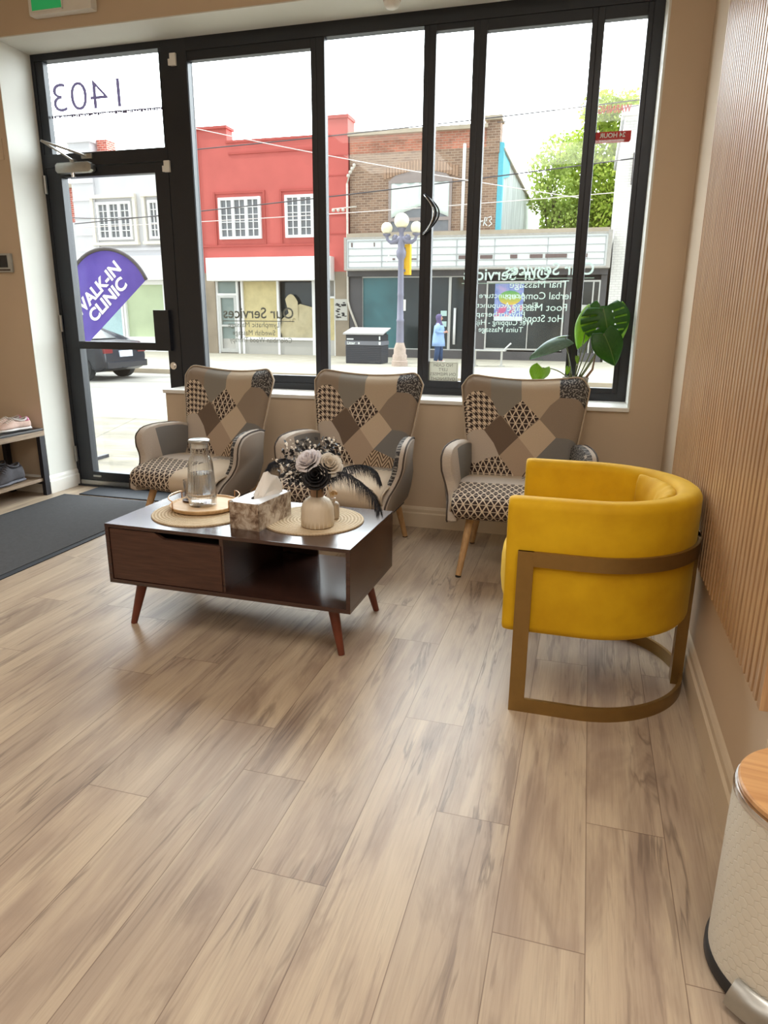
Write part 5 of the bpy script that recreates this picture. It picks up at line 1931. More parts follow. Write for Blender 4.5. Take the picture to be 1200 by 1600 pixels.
# corrugated side wall with teal edge
k = MB_('corrugated_grey_siding', 0.6, spec=0.3)
x_, y_, z_ = k.obj()
st_ = (y_ / 0.9).frac()
n = k.noise(k.vec(y_ * 2.0, z_ * 0.3, x_), 2.0, 4)
k.color(k.mix(st_.lt(0.06) * 0.6, k.ramp(n, [(0.3, C(150, 156, 152)), (0.7, C(204, 210, 206))]), C(110, 112, 108)))
M['siding'] = k.m
M['teal'] = plain('teal_trim_paint', C(92, 178, 196), 0.6, var=0.05)
b = B()
b.box(-3.66, -3.56, YB + 0.25, YB + 15, 4.2, 7.1)
b.obj('side_cladding', M['siding'], bb)
b = B()
b.box(-3.68, -3.50, YB - 0.02, YB + 0.30, 4.2, 7.35)
b.prism([(YB + 0.3, 6.2), (YB + 2.2, 6.6), (YB + 2.2, 7.12), (YB + 0.3, 7.12)], 'x', -3.56, -3.52)
b.obj('teal_trim', M['teal'], bb)
b = B(); b.box(-3.70, -3.45, YB, YB + 15, 7.08, 7.16)
b.obj('roof_edge', M['stone'], bb)
# ground floor and single storey wing
b = B()
b.box(-9.40, 0.42, YB + 0.5, YB + 9, -0.3, 4.2)
b.box(-9.40, -8.87, YB - 0.02, YB + 0.5, -0.3, 3.02)
b.box(-4.72, -3.92, YB, YB + 0.5, -0.3, 3.02)
b.box(-0.95, -0.55, YB, YB + 0.5, -0.3, 3.02)
b.box(0.25, 0.46, YB, YB + 0.5, -0.3, 3.02)
b.box(-9.40, 0.46, YB - 0.25, YB + 0.5, 2.80, 3.06)
b.box(-9.40, 0.46, YB - 0.02, YB + 0.5, -0.3, 0.02)
b.obj('shop_wall', M['dark_tile'], bb)
b = B(); b.box(-9.35, 0.40, YB - 0.62, YB - 0.25, 3.04, 4.16)
lb = b.obj('letter_board', plain('white_letter_board', C(232, 236, 236), 0.5, var=0.03, vscale=1.5), bb)
b = B()
for z in (3.10, 3.30, 3.52, 3.78, 4.04):
    b.box(-9.25, 0.30, YB - 0.645, YB - 0.62, z, z + 0.025)
for x in (-9.25, -7.9, -6.5, -5.0, -3.6, -1.7, 0.27):
    b.box(x, x + 0.03, YB - 0.64, YB - 0.62, 3.10, 4.06)
b.obj('letter_rails', plain('grey_rail', C(168, 172, 174), 0.5, var=0.05), lb)
b = B()
b.box(-9.40, -9.30, YB - 0.66, YB - 0.25, 3.0, 4.2); b.box(0.36, 0.50, YB - 0.68, YB - 0.2, 3.0, 4.25); b.box(-9.4, 0.5, YB - 0.66, YB - 0.25, 4.14, 4.2); b.box(-9.4, 0.5, YB - 0.66, YB - 0.25, 3.0, 3.06)
b.obj('board_frame', plain('weathered_metal_frame', C(170, 166, 160), 0.6, var=0.1), lb)
b = B()
for x0, x1, h in ((-7.45, -7.35, 0.04), (-7.0, -6.5, 0.03), (-4.9, -4.3, 0.075), (-4.1, -3.65, 0.075), (-3.0, -2.75, 0.075), (-2.3, -1.85, 0.075), (-1.75, -1.0, 0.075), (-0.6, -0.3, 0.075)):
    b.box(x0, x1, YB - 0.65, YB - 0.63, 3.36, 3.36 + h * 1.6)
for x in (-9.1, -8.2, -6.0, -4.25):
    b.box(x, x + 0.04, YB - 0.65, YB - 0.63, 3.85, 4.0)
b.obj('leftover_letters', plain('faded_dark_letters', C(110, 92, 90), 0.6, var=0.1), lb)
b = B(); b.box(-8.87, -7.35, YB + 0.10, YB + 0.12, 0.02, 2.80)
b.obj('teal_reflection_window', M['pane_teal_reflection'], bb)
b = B(); b.box(-7.35, -4.72, YB + 0.10, YB + 0.12, 0.02, 2.80)
b.obj('dark_shop_window', M['pane_dark'], bb)
b = B()
for x, w in ((-8.9, 0.05), (-7.35, 0.03), (-6.45, 0.03), (-5.36, 0.10), (-4.74, 0.05)): b.box(x, x + w, YB + 0.02, YB + 0.11, 0.0, 2.82)
b.box(-8.9, -4.7, YB + 0.02, YB + 0.11, 0.0, 0.06); b.box(-8.9, -4.7, YB + 0.02, YB + 0.11, 2.76, 2.82)
b.obj('shopfront_frame', M['alu_out'], bb)
b = B(); b.tube([(-5.08, YB - 0.06, 0.25), (-5.08, YB - 0.06, 1.62)], 0.05, 8)
b.obj('door_handle', M['white_paint'], bb, True)
for z in (1.42, 1.02):
    b = B(); b.box(-5.66, -5.42, YB + 0.06, YB + 0.08, z - 0.1, z + 0.1)
    b.obj('door_notice', plain('pale_green_paper', C(196, 226, 222), 0.7, var=0.02), bb)
b = B(); b.box(-3.85, -1.02, YB + 0.06, YB + 0.08, 0.12, 2.56)
b.obj('poster_window', M['pane_dark'], bb)
b = B()
for q in ((-3.90, -0.98, 2.54, 2.60), (-3.90, -0.98, 0.08, 0.14)): b.box(q[0], q[1], YB - 0.02, YB + 0.08, q[2], q[3])
for x in (-3.90, -1.04): b.box(x, x + 0.06, YB - 0.02, YB + 0.08, 0.08, 2.6)
b.box(-2.3, -2.27, YB - 0.0, YB + 0.08, 0.1, 1.2)
b.obj('poster_window_frame', M['alu_out'], bb)
k = MB_('printed_poster', 0.6)
x_, y_, z_ = k.obj()
n = k.noise(k.vec(x_, 0.0, z_), 3.2, 3)
d_ = (((x_ + 3.0) / 0.42) * ((x_ + 3.0) / 0.42) + ((z_ - 2.0) / 0.26) * ((z_ - 2.0) / 0.26)).sqrt()
c_ = k.ramp(n, [(0.3, C(110, 120, 190)), (0.5, C(140, 160, 214)), (0.7, C(186, 170, 214))])
c_ = k.mix(z_.lt(1.72) * n.gt(0.5), c_, C(206, 110, 150))
c_ = k.mix(d_.lt(1.0), c_, k.ramp(((z_ - 1.8) * 2.2), [(0.0, C(220, 190, 90)), (0.5, C(150, 190, 90)), (1.0, C(100, 170, 110))]))
c_ = k.mix(z_.lt(1.32), c_, C(222, 228, 232))
k.color(c_)
b = B(); b.box(-3.58, -2.50, YB + 0.035, YB + 0.05, 1.16, 2.54)
b.obj('poster', k.m, bb)
b = B(); b.box(-0.55, 0.25, YB + 0.10, YB + 0.12, 0.02, 2.6)
b.obj('side_door_pane', M['pane_dark'], bb)
b = B()
for x in (-0.58, -0.02, 0.20): b.box(x, x + 0.05, YB + 0.0, YB + 0.12, 0.0, 2.62)
b.box(-0.58, 0.25, YB, YB + 0.12, 2.56, 2.62); b.box(-0.45, -0.15, YB + 0.06, YB + 0.08, 1.4, 1.75)
b.obj('side_door_frame', M['alu_out'], bb)

# ---- white buildings
wb = thing('shop_building', 'white stucco shop building seen through the door glass', 'building')
b = B()
b.box(-22.0, -16.80, YB, YB + 9, 2.7, 7.6)
b.box(-22.05, -20.95, YB - 0.08, YB + 0.6, 2.7, 8.3)
b.obj('wall', M['white_stucco'], wb)
b = B()
b.box(-22.15, -20.85, YB - 0.15, YB + 0.7, 8.28, 8.46); b.box(-21.0, -16.75, YB - 0.08, YB + 0.1, 7.55, 7.68); b.box(-22.0, -16.75, YB - 0.10, YB + 0.1, 3.95, 4.06)
for z in (4.6, 5.3, 6.0, 6.7, 7.4): b.box(-22.07, -20.93, YB - 0.10, YB, z, z + 0.03)
b.obj('moulding', plain('pale_grey_moulding', C(206, 204, 208), 0.7, var=0.03), wb)
b = B(); b.box(-20.83, -20.35, YB + 0.25, YB + 0.85, 7.5, 8.42)
b.obj('chimney', M['red_brick'], wb)
M['surround'] = plain('cream_surround', C(222, 216, 204), 0.7, var=0.03)
casement(wb, -20.95 + 0.05, -19.18, 4.40, 5.92, YB - 0.06, pane=M['pane_grey'], surround=M['surround'])
casement(wb, -18.35, -17.0, 4.40, 5.92, YB - 0.06, pane=M['pane_grey'], surround=M['surround'])
b = B(); b.box(-21.9, -16.8, YB - 0.4, YB, 2.72, 3.7, 0.02)
b.obj('sign_board', M['sign_white'], wb)
b = B(); b.box(-22.0, -16.75, YB + 0.15, YB + 0.4, -0.3, 2.75)
b.obj('shop_window', plain('pale_green_shop_glass', C(186, 200, 164), 0.25, var=0.08, vscale=0.8), wb)
b = B()
for x in (-22.0, -20.2, -20.05, -18.0, -16.85): b.box(x, x + 0.10, YB + 0.02, YB + 0.2, -0.3, 2.75)
b.box(-22, -16.75, YB + 0.02, YB + 0.2, -0.3, 0.33); b.box(-22, -16.75, YB + 0.02, YB + 0.2, 2.55, 2.72)
b.obj('shopfront_frame', M['white_paint'], wb)
b = B(); b.box(-21.85, -20.25, YB + 0.12, YB + 0.14, 0.33, 2.4)
b.obj('blue_pane', plain('pale_blue_pane', C(170, 200, 206), 0.2, var=0.05), wb)

fb = thing('brick_house', 'red brick house at the far left beyond the white shop', 'building')
b = B(); b.box(-28, -22.18, YB + 0.3, YB + 9, -0.3, 6.6)
b.obj('wall', M['red_brick'], fb)
b = B(); b.box(-28, -22.18, YB + 0.1, YB + 9.2, 6.6, 6.78)
b.obj('coping', M['stone'], fb)
b = B(); b.box(-22.65, -22.25, YB + 0.22, YB + 0.32, -0.3, 5.2)
b.obj('corner_post', M['white_stucco'], fb)
b = B(); b.box(-25, -22.8, YB + 0.22, YB + 0.31, -0.3, 5.0)
b.obj('cream_panel', M['grey_pier'], fb)

wr = thing('white_building', 'white painted brick building at the far right', 'building')
b = B(); b.box(0.56, 8.0, YB - 0.05, YB + 9, -0.3, 7.9)
b.obj('wall', M['white_brick'], wr)
b = B(); b.box(0.46, 8.1, YB - 0.2, YB + 9.1, 7.9, 8.2)
b.obj('coping', M['white_stucco'], wr)
b = B(); b.box(0.95, 1.20, YB - 0.14, YB - 0.05, 5.75, 6.75)
bs = b.obj('blade_sign', plain('dark_plaque', C(70, 58, 58), 0.5, var=0.1), wr)
b = B()
for i in range(4):
    z = 6.62 - i * 0.23
    b.box(1.00, 1.15, YB - 0.15, YB - 0.14, z - 0.02, z + 0.02); b.box(1.06, 1.09, YB - 0.15, YB - 0.14, z - 0.08, z + 0.06)
b.obj('sign_marks', M['ink_white'], bs)

# ---- trees behind the low wing
M['bark'] = plain('grey_bark', C(112, 100, 86), 0.9, var=0.2, vscale=6)
def leaves_mat(name, a, c_):
    k = MB_(name, 0.6, spec=0.3)
    g = k.new('ShaderNodeNewGeometry')
    k.color(k.ramp(X(k.nt, g.outputs['Random Per Island']), [(0.0, a), (1.0, c_)]))
    t_ = k.new('ShaderNodeBsdfTranslucent')
    k.nt.links.new(k.b.inputs['Base Color'].links[0].from_socket, t_.inputs[0])
    mx_ = k.new('ShaderNodeMixShader')
    mx_.inputs[0].default_value = 0.4
    o = [n_ for n_ in k.nt.nodes if n_.type == 'OUTPUT_MATERIAL'][0]
    k.nt.links.new(k.b.outputs[0], mx_.inputs[1])
    k.nt.links.new(t_.outputs[0], mx_.inputs[2])
    k.nt.links.new(mx_.outputs[0], o.inputs[0])
    return k.m
def tree(label, loc, h, clumps, seed, mats, size=0.16, per=260):
    t = thing('street_tree', label, 'tree', loc)
    rr = random.Random(seed)
    b = B()
    b.tube([(0, 0, 0), (0.05, 0, h * 0.25), (-0.05, 0.1, h * 0.5), (0.1, 0, h * 0.8)], [0.26, 0.2, 0.14, 0.05], 10)
    for c, r in clumps:
        s = Vector((0, 0, h * rr.uniform(0.3, 0.5)))
        c = Vector(c)
        b.tube([s, s.lerp(c, 0.5) + Vector((rr.uniform(-.3, .3), 0, rr.uniform(0, .3))), c], [0.09, 0.05, 0.02], 6)
        for _ in range(4):
            e = c + Vector((rr.gauss(0, 1), rr.gauss(0, 1), rr.gauss(0, 1))).normalized() * r * 0.9
            b.tube([c.lerp(s, 0.2), c.lerp(e, 0.5), e], [0.03, 0.02, 0.008], 5)
    b.obj('trunk', M['bark'], t, True)
    b = B()
    for c, r in clumps:
        for _ in range(int(per * r ** 1.6)):
            d = Vector((rr.gauss(0, 1), rr.gauss(0, 1), rr.gauss(0, 1))).normalized()
            p = Vector(c) + d * r * rr.uniform(0.35, 1.08) ** 0.6
            ax = Vector((rr.gauss(0, 1), rr.gauss(0, 1), rr.gauss(-0.3, 1))).normalized()
            sd_ = ax.cross(Vector((rr.gauss(0, 1), rr.gauss(0, 1), rr.gauss(0, 1)))).normalized()
            L_ = size * rr.uniform(0.7, 1.4)
            b.poly([p, p + ax * L_ * 0.5 + sd_ * L_ * 0.32, p + ax * L_, p + ax * L_ * 0.5 - sd_ * L_ * 0.32])
    b.obj('foliage', mats, t, fix=False)
    return t
LM = leaves_mat('spring_leaves', C(128, 154, 44), C(190, 204, 92))
LM2 = leaves_mat('pale_spring_leaves', C(132, 156, 66), C(188, 204, 116))
tree('large bright green tree filling the sky right of the brick building', (0.2, 40.0, -0.3), 10.5,
     [((-1.2, 0, 9.4), 1.5), ((0.8, 0.5, 11.2), 1.3), ((1.6, 0, 9.5), 1.6), ((-0.4, -0.6, 7.8), 1.8), ((1.6, -0.5, 7.2), 1.8), ((-1.6, 0.2, 6.4), 1.6), ((0.4, -1.0, 6.0), 1.9), ((2.0, 0, 5.2), 1.6), ((-0.6, 0, 11.6), 0.9), ((-1.8, 0, 5.0), 1.4), ((0.3, 0, 4.6), 1.8), ((3.2, 0.3, 8.6), 1.2), ((2.6, 0, 11.2), 0.8)], 5, LM, 0.20, 1500)
tree('lighter thin tree standing left of the bright green tree', (-2.0, 37.8, -0.3), 8.5,
     [((-0.7, 0, 8.6), 0.9), ((-0.2, 0.3, 9.3), 1.0), ((-0.7, 0, 7.4), 0.85), ((-0.2, 0, 7.5), 1.1), ((0.4, 0, 6.0), 1.2), ((-0.2, 0.2, 5.0), 1.2)], 6, LM2, 0.18, 700)

# ---- street lamp
M['lamp_metal'] = plain('grey_lamp_metal', C(128, 128, 146), 0.5, 0.2, var=0.08, vscale=3)
M['globe'] = plain('cream_glass_globe', C(240, 232, 200), 0.25, var=0.02)
sl = thing('street_lamp', 'old fashioned street lamp with three cream globes', 'street lamp', (-5.93, 22.4, -0.30))
b = B(); b.lathe([(0.001, 0), (0.27, 0), (0.27, 0.16), (0.24, 0.18), (0.24, 0.34), (0.20, 0.40), (0.20, 0.55), (0.13, 0.75), (0.001, 0.75)], 16)
b.obj('base', plain('stone_grey_base', C(178, 160, 148), 0.8, var=0.1), sl, True, sharp=40)
b = B(); b.lathe([(0.13, 0.7), (0.115, 1.4), (0.125, 1.42), (0.125, 1.48), (0.11, 1.5), (0.10, 2.2), (0.11, 2.25), (0.10, 2.3), (0.09, 3.3), (0.15, 3.4), (0.16, 3.55), (0.10, 3.65), (0.12, 3.8), (0.09, 3.95), (0.07, 4.1), (0.13, 4.2), (0.16, 4.24), (0.001, 4.24)], 16)
b.obj('pole', M['lamp_metal'], sl, True, sharp=40)
b = B()
for s in (-1, 1):
    b.tube([(0, 0, 3.95), (s * 0.18, 0, 3.86), (s * 0.34, 0, 3.82), (s * 0.45, 0, 3.90), (s * 0.48, 0, 4.02)], [0.09, 0.10, 0.06, 0.045, 0.05], 10)
    b.ball((s * 0.2, 0, 3.95), 0.11, 12)
    b.lathe([(0.05, 4.0), (0.12, 4.04), (0.13, 4.08), (0.001, 4.09)], 14, (s * 0.48, 0, 0))
b.obj('arms', M['lamp_metal'], sl, True, sharp=50)
for x, z, r in ((0, 4.45, 0.235), (-0.48, 4.245, 0.18), (0.48, 4.245, 0.18)):
    b = B(); b.ball((x, 0, z), r, 24)
    b.obj('globe', M['globe'], sl, True)
b = B(); b.box(0.06, 0.26, 0.12, 0.34, 2.86, 3.78, 0.02)
sb_ = b.obj('signal_box', plain('signal_yellow', C(236, 186, 40), 0.5, var=0.03), sl)
b = B(); b.box(0.0, 0.12, 0.05, 0.22, 2.95, 3.02); b.box(0.0, 0.12, 0.05, 0.22, 3.6, 3.67)
b.obj('bracket', M['lamp_metal'], sb_)
b = B(); b.box(0.10, 0.17, -0.02, 0.02, 1.75, 2.10); b.tube([(-0.35, 0, 3.6), (-0.47, 0, 3.25)], 0.018, 6)
b.obj('small_plates', M['white_plastic'], sl)

# ---- litter bin
lbn = thing('litter_bin', 'black street litter bin with a sloped grey lid and white lettering', 'bin', (-7.40, 23.5, -0.30))
b = B(); b.box(-0.64, 0.64, -0.42, 0.42, 0.0, 0.98, 0.02)
b.obj('bin_body', plain('black_bin_panel', C(52, 54, 60), 0.55, var=0.05), lbn)
b = B()
for i in range(9): b.box(-0.645, 0.645, -0.426, 0.426, 0.06 + 0.06 * i, 0.09 + 0.06 * i)
b.obj('slat_pattern', plain('dark_grey_slats', C(66, 68, 76), 0.55, var=0.05), lbn)
b = B(); b.box(-0.66, 0.66, -0.44, 0.44, 0.62, 0.76, 0.005)
bd = b.obj('band', plain('grey_band', C(116, 118, 126), 0.5, var=0.03), lbn)
b = B()
add_text(b, text_mesh('Litter', 0.13, bold=0.02), lambda x, y: (-0.44 + x, -0.446, 0.685 + y))
b.box(0.55, 0.62, -0.446, -0.44, 0.64, 0.74); b.ball((-0.16, -0.44, 0.685), 0.035, 10, 1, 0.2, 1)
b.obj('lettering', M['ink_white'], bd, fix=False)
b = B(); b.box(-0.6, -0.36, -0.425, -0.42, 0.80, 0.84); b.box(0.55, 0.60, -0.425, -0.42, 0.80, 0.92)
b.obj('upper_marks', M['ink_white'], lbn)
b = B(); b.prism([(-0.50, 0.97), (0.46, 1.16), (0.46, 1.20), (-0.50, 1.02)], 'x', -0.72, 0.72, 0.01)
b.obj('lid', plain('pale_grey_lid', C(176, 174, 174), 0.5, var=0.05), lbn)
b = B(); b.box(-0.58, 0.58, -0.36, 0.40, 0.95, 1.04)
b.obj('opening', M['dark_gap'], lbn)

# ---- bench
bc = thing('street_bench', 'silver steel bench on the far pavement', 'bench', (-3.1, 23.4, -0.30))
b = B()
for i in range(4): b.box(-0.62, 0.50, -0.18 + 0.11 * i, -0.10 + 0.11 * i, 0.50, 0.54, 0.008)
b.obj('seat', M['alu_out'], bc)
for x in (-0.50, 0.38):
    b = B(); b.box(x - 0.03, x + 0.03, -0.05, 0.05, 0.0, 0.50); b.box(x - 0.09, x + 0.09, -0.10, 0.10, 0.0, 0.03)
    b.obj('leg', M['alu_out'], bc)
b = B(); b.tube([(0.46, -0.1, 0.52), (0.50, 0.0, 0.60), (0.66, 0.05, 0.76)], 0.025, 8)
b.obj('armrest', M['alu_out'], bc, True)

# ---- person
ps = thing('person', 'person in purple headscarf, light blue tunic and jeans, arms folded, facing right', 'person', (-5.10, 24.6, -0.30))
M['skin'] = plain('skin', C(206, 156, 136), 0.6, var=0.03)
def skinned(name, verts, edges, mat, parent, root=0, levels=1):
    """verts: (x,y,z,rx,ry)"""
    me = bpy.data.meshes.new(name)
    me.from_pydata([v[:3] for v in verts], edges, [])
    o = bpy.data.objects.new(name, me)
    COL.objects.link(o)
    o.parent = parent
    me.materials.append(mat)
    sk = o.modifiers.new('Skin', 'SKIN')
    sk.use_smooth_shade = True
    for i, v in enumerate(verts):
        d = me.skin_vertices[0].data[i]
        d.radius = (v[3], v[4] if len(v) > 4 else v[3])
        d.use_root = (i == root)
    s = o.modifiers.new('Subdivision', 'SUBSURF')
    s.levels = s.render_levels = levels
    return o
V, E_ = [], []
def jv(x, y, z, r, r2=None):
    V.append((x, y, z, r, r2 or r))
    return len(V) - 1
def chain(*ids):
    for a, c in zip(ids[:-1], ids[1:]): E_.append((a, c))
pel = jv(0, 0, 0.86, 0.13, 0.14); spi = jv(0.0, 0, 1.02, 0.13); chs = jv(0.0, 0, 1.22, 0.14, 0.15); nk = jv(0.01, 0, 1.38, 0.055); nk2 = jv(0.03, 0, 1.44, 0.055)
hd = jv(0.04, 0, 1.50, 0.085); hd2 = jv(0.035, 0, 1.58, 0.085); hd3 = jv(0.02, 0, 1.63, 0.05)
chain(pel, spi, chs, nk, nk2, hd, hd2, hd3)
for s in (-1, 1):
    sh = jv(0.0, s * 0.16, 1.32, 0.055); el = jv(-0.02, s * 0.24, 1.08, 0.042); wrt = jv(0.20, s * 0.10, 1.06, 0.030); hnd = jv(0.27, s * 0.03, 1.07, 0.030, 0.02)
    chain(chs, sh, el, wrt, hnd)
    for q in range(4):
        f1 = jv(0.305, s * 0.03 - s * 0.02 * q + s * 0.02, 1.085 - 0.012 * q, 0.009); f2 = jv(0.33 - 0.004 * q, s * 0.02 - s * 0.02 * q, 1.07 - 0.012 * q, 0.008)
        chain(hnd, f1, f2)
    th = jv(0.26, s * 0.02, 1.11, 0.010); th2 = jv(0.28, s * 0.005, 1.13, 0.009)
    chain(hnd, th, th2)
    hp = jv(0.0, s * 0.085, 0.80, 0.095); kn = jv(0.02 + 0.04 * s, s * 0.09, 0.46, 0.065); an = jv(0.0 + 0.07 * s, s * 0.09, 0.09, 0.042); ft = jv(0.14 + 0.07 * s, s * 0.10, 0.035, 0.035)
    chain(pel, hp, kn, an, ft)
body = skinned('body', V, E_, M['skin'], ps, pel)
b = B()
b.ball((0.118, 0, 1.525), 0.016, 8, 1.2, 0.8, 1.3)
b.obj('nose', M['skin'], ps, True)
b = B()
for s in (-1, 1): b.ball((0.105, s * 0.032, 1.545), 0.009, 8)
b.box(0.105, 0.118, -0.022, 0.022, 1.478, 1.486)
b.obj('face_features', M['ink_black'], ps, True)
def ringz(cx, cy, z, rx, ry, n=20): return [(cx + rx * math.cos(2 * PI * i / n), cy + ry * math.sin(2 * PI * i / n), z) for i in range(n)]
b = B()
b.loft([ringz(0.00, 0, 1.26, 0.16, 0.19), ringz(0.0, 0, 1.34, 0.12, 0.14), ringz(0.0, 0, 1.42, 0.085, 0.10), ringz(-0.01, 0, 1.50, 0.105, 0.108), ringz(-0.015, 0, 1.58, 0.115, 0.108), ringz(-0.01, 0, 1.64, 0.09, 0.085), ringz(0, 0, 1.675, 0.04, 0.04)])
b.obj('headscarf', plain('purple_grey_headscarf', C(96, 86, 124), 0.8, var=0.1), ps, True)
b = B()
b.loft([ringz(0.0, 0, 0.58, 0.235, 0.235), ringz(0.0, 0, 0.72, 0.225, 0.225), ringz(-0.01, 0, 0.90, 0.205, 0.205), ringz(0.0, 0, 1.06, 0.185, 0.19), ringz(0.01, 0, 1.18, 0.19, 0.195), ringz(0.0, 0, 1.28, 0.16, 0.185), ringz(0, 0, 1.35, 0.08, 0.12), ringz(0, 0, 1.38, 0.065, 0.07)])
for s in (-1, 1):
    b.tube([(0.0, s * 0.13, 1.32), (-0.01, s * 0.20, 1.22), (-0.03, s * 0.25, 1.08), (0.08, s * 0.19, 1.065), (0.18, s * 0.12, 1.06)], [0.075, 0.078, 0.068, 0.055, 0.048], 12)
b.obj('tunic', plain('light_blue_cotton', C(152, 184, 232), 0.8, var=0.08, vscale=8), ps, True)
b = B()
for s in (-1, 1):
    b.tube([(0.0, s * 0.085, 0.84), (0.01 + 0.03 * s, s * 0.09, 0.60), (0.02 + 0.04 * s, s * 0.09, 0.44), (0.07 * s, s * 0.09, 0.08)], [0.125, 0.105, 0.09, 0.075], 14)
b.obj('jeans', plain('blue_denim', C(62, 84, 122), 0.85, var=0.12, vscale=10), ps, True)
for s in (-1, 1):
    b = B(); b.ball((0.06 + 0.07 * s, s * 0.095, 0.04), 0.05, 12, 2.4, 0.9, 0.8)
    b.obj('shoe', plain('white_shoe', C(226, 222, 220), 0.6, var=0.03), ps, True)

# ---- car on the road
M['car_paint'] = plain('black_car_paint', C(40, 42, 50), 0.18, var=0.02)
M['tyre'] = plain('black_tyre', C(34, 34, 36), 0.8, var=0.05)
cr = thing('car', 'black sedan on the road seen through the lower door glass', 'car', (-14.15, 16.1, -0.42))
prof = [(2.34, 0.34), (2.36, 0.62), (2.30, 0.92), (2.22, 0.98), (1.62, 1.02), (0.80, 1.42), (-0.55, 1.46), (-1.20, 1.02), (-2.05, 0.90), (-2.25, 0.72), (-2.28, 0.36), (-2.10, 0.24)]
def arch(cx, r=0.38, n=9): return [(cx - r * math.cos(PI * i / n), 0.22 + r * math.sin(PI * i / n)) for i in range(n + 1)]
pts = prof + arch(-1.30) + arch(1.62) + [(2.15, 0.24)]
b = B()
b.prism(pts, 'y', -0.90, 0.90, 0.09, 4)
b.obj('car_body', M['car_paint'], cr, True, sharp=35)
for s in (-1, 1):
    b = B()
    b.prism([(1.42, 1.04), (0.80, 1.35), (0.12, 1.38), (0.12, 1.04)], 'y', s * 0.905 - 0.004, s * 0.905 + 0.004)
    b.obj('side_window', M['pane_dark'], cr)
    b = B()
    b.prism([(0.05, 1.04), (0.05, 1.38), (-0.52, 1.40), (-1.02, 1.04)], 'y', s * 0.905 - 0.004, s * 0.905 + 0.004)
    b.obj('side_window', M['pane_dark'], cr)
b = B()
b.poly([(1.60, -0.66, 1.045), (1.60, 0.66, 1.045), (0.88, 0.58, 1.40), (0.88, -0.58, 1.40)])
o = b.obj('rear_window', M['pane_dark'], cr, fix=False)
sd = o.modifiers.new('Solidify', 'SOLIDIFY'); sd.thickness = 0.02; sd.offset = 0
for sx in (-1.30, 1.62):
    for s in (-1, 1):
        b = B()
        b.tube([(sx, s * 0.72, 0.33), (sx, s * 0.93, 0.33)], 0.335, 28)
        wl = b.obj('wheel', M['tyre'], cr, True, sharp=40)
        b = B(); b.tube([(sx, s * 0.925, 0.33), (sx, s * 0.94, 0.33)], 0.20, 20)
        b.obj('hub_cap', plain('grey_alloy', C(70, 72, 78), 0.4, 0.6, var=0.05), wl, True, sharp=40)
b = B(); b.box(2.33, 2.375, -0.27, 0.27, 0.60, 0.76, 0.01)
b.obj('licence_plate', plain('pale_plate', C(206, 218, 232), 0.4, var=0.02), cr)
for s in (-1, 1):
    b = B(); b.box(2.18, 2.36, s * 0.70 - 0.17, s * 0.70 + 0.17, 0.70, 0.84, 0.02)
    b.obj('tail_light', plain('dark_red_tail_light', C(110, 34, 38), 0.2, var=0.03), cr)
b = B(); b.box(2.28, 2.42, -0.84, 0.84, 0.32, 0.50, 0.03)
b.obj('bumper', M['car_paint'], cr)

# ---- feather flag just outside
fl = thing('feather_flag', 'purple WALK-IN CLINIC feather flag standing outside the door', 'flag', (-4.42, 5.3, -0.12))
FX, FZ = 0.42, 1.45          # arc centre relative to the flag foot
R_ = 0.42
arc = [(FX + R_ * math.cos(a), FZ + R_ * math.sin(a)) for a in [math.radians(24 + 156 * i / 24) for i in range(25)]]
k = MB_('purple_flag_cloth', 0.7, spec=0.2)
x_, y_, z_ = k.obj()
k.color(k.ramp(k.noise(k.vec(x_, y_, z_), 5, 3), [(0.3, C(80, 66, 152)), (0.7, C(96, 82, 170))]))
b = B(); b.prism([(x, z) for x, z in arc] + [(0.0, 0.96)], 'y', -0.0015, 0.0015)
cl_ = b.obj('flag_cloth', k.m, fl)
b = B()
b.tube([(0, 0, 0.05), (0, 0, 0.9)] + [(x, 0, z) for x, z in arc[::-1]], 0.016, 8)
b.obj('pole_sleeve', plain('dark_pole_sleeve', C(74, 70, 72), 0.7, var=0.05), fl, True)
b = B()
ca, sa = math.cos(math.radians(40)), math.sin(math.radians(40))
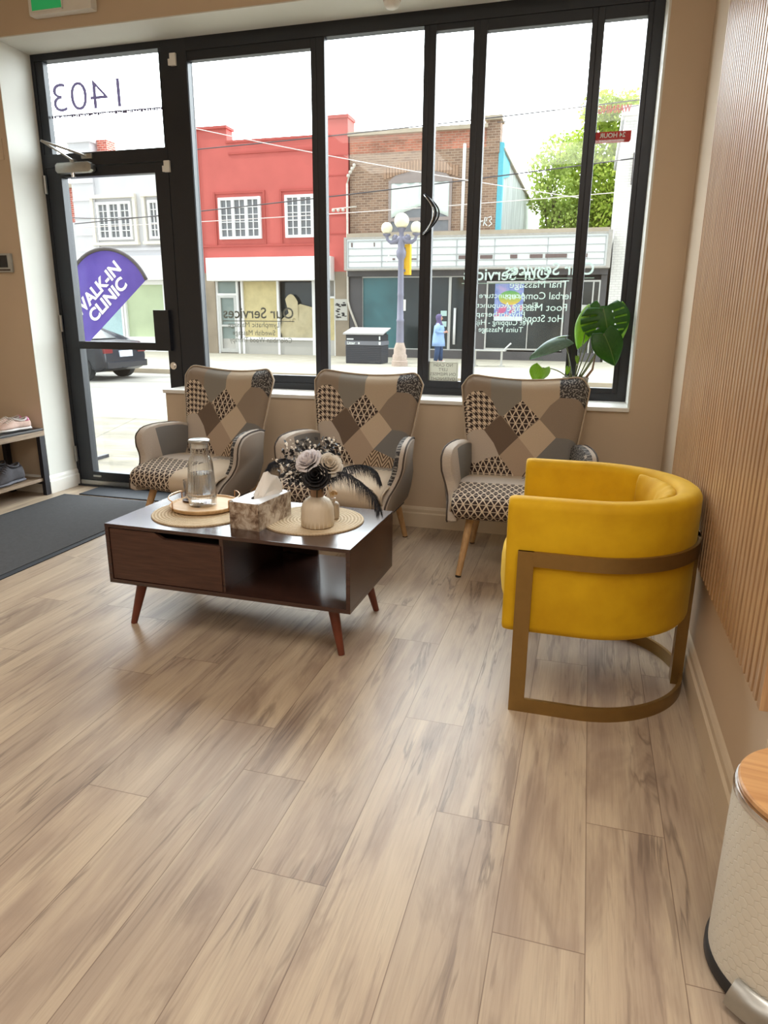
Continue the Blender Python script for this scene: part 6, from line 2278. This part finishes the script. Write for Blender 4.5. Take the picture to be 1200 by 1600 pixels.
for s, wd, cx, cz in (('WALK-IN', 0.62, -4.113 + 4.42, 1.416 + 0.12), ('CLINIC', 0.485, -4.013 + 4.42, 1.333 + 0.12)):
    add_text(b, text_mesh(s, 0.142, width=wd, bold=0.034), lambda x, y: (cx + x * ca - y * sa, -0.004, cz + x * sa + y * ca))
b.obj('flag_lettering', M['ink_white'], cl_, fix=False)
b = B(); b.box(-0.30, 0.04, -0.02, 0.02, 0.0, 0.03); b.box(-0.02, 0.02, -0.06, 0.3, 0.0, 0.03); b.tube([(0, 0, 0.0), (0, 0, 0.12)], 0.022, 8)
b.obj('foot', M['black_steel'], fl)

# ---- overhead cables
M['cable'] = plain('dark_cable', C(70, 66, 70), 0.6, var=0)
M['cable_white'] = plain('pale_cable', C(224, 214, 210), 0.6, var=0)
def cable(label, a, c, r, mat, sag=0.12):
    a, c = Vector(a), Vector(c)
    pts = []
    ext = (c - a)
    a2, c2 = a - ext * 0.35, c + ext * 0.35
    for i in range(15):
        f = i / 14
        p = a2.lerp(c2, f)
        p.z -= sag * (1 - (2 * f - 1) ** 2)
        pts.append(p)
    b = B(); b.tube(pts, r, 6)
    tag(b.obj('overhead_cable', mat, None, True), label, 'cable', 'overhead cables across the street')
cable('dark overhead cable crossing just below the parapet of the red building', (-11.15, 19, 5.80), (0.67, 19, 6.25), 0.014, M['cable'])
cable('dark overhead cable passing in front of the white casement windows', (-12.34, 21, 4.5), (0.74, 21, 5.4), 0.017, M['cable'])
cable('pale thin overhead cable just below the one across the casement windows', (-12.2, 21, 4.2), (0.25, 21, 4.58), 0.011, M['cable_white'])
cable('pale overhead cable slanting down to the right over the brick wall', (-9.85, 17, 5.80), (-2.68, 17, 4.28), 0.010, M['cable_white'])
cable('highest thin cable against the white sky at right', (-2.67, 19, 6.96), (-0.53, 19, 7.04), 0.007, M['cable'])
cable('thin dark cable in front of the tree, under the thicker one', (-1.95, 21, 6.46), (0.75, 21, 6.65), 0.010, M['cable'])
cable('dark cable in front of the white building seen through the door', (-15.67, 19, 4.17), (-12.44, 19, 4.11), 0.012, M['cable'])
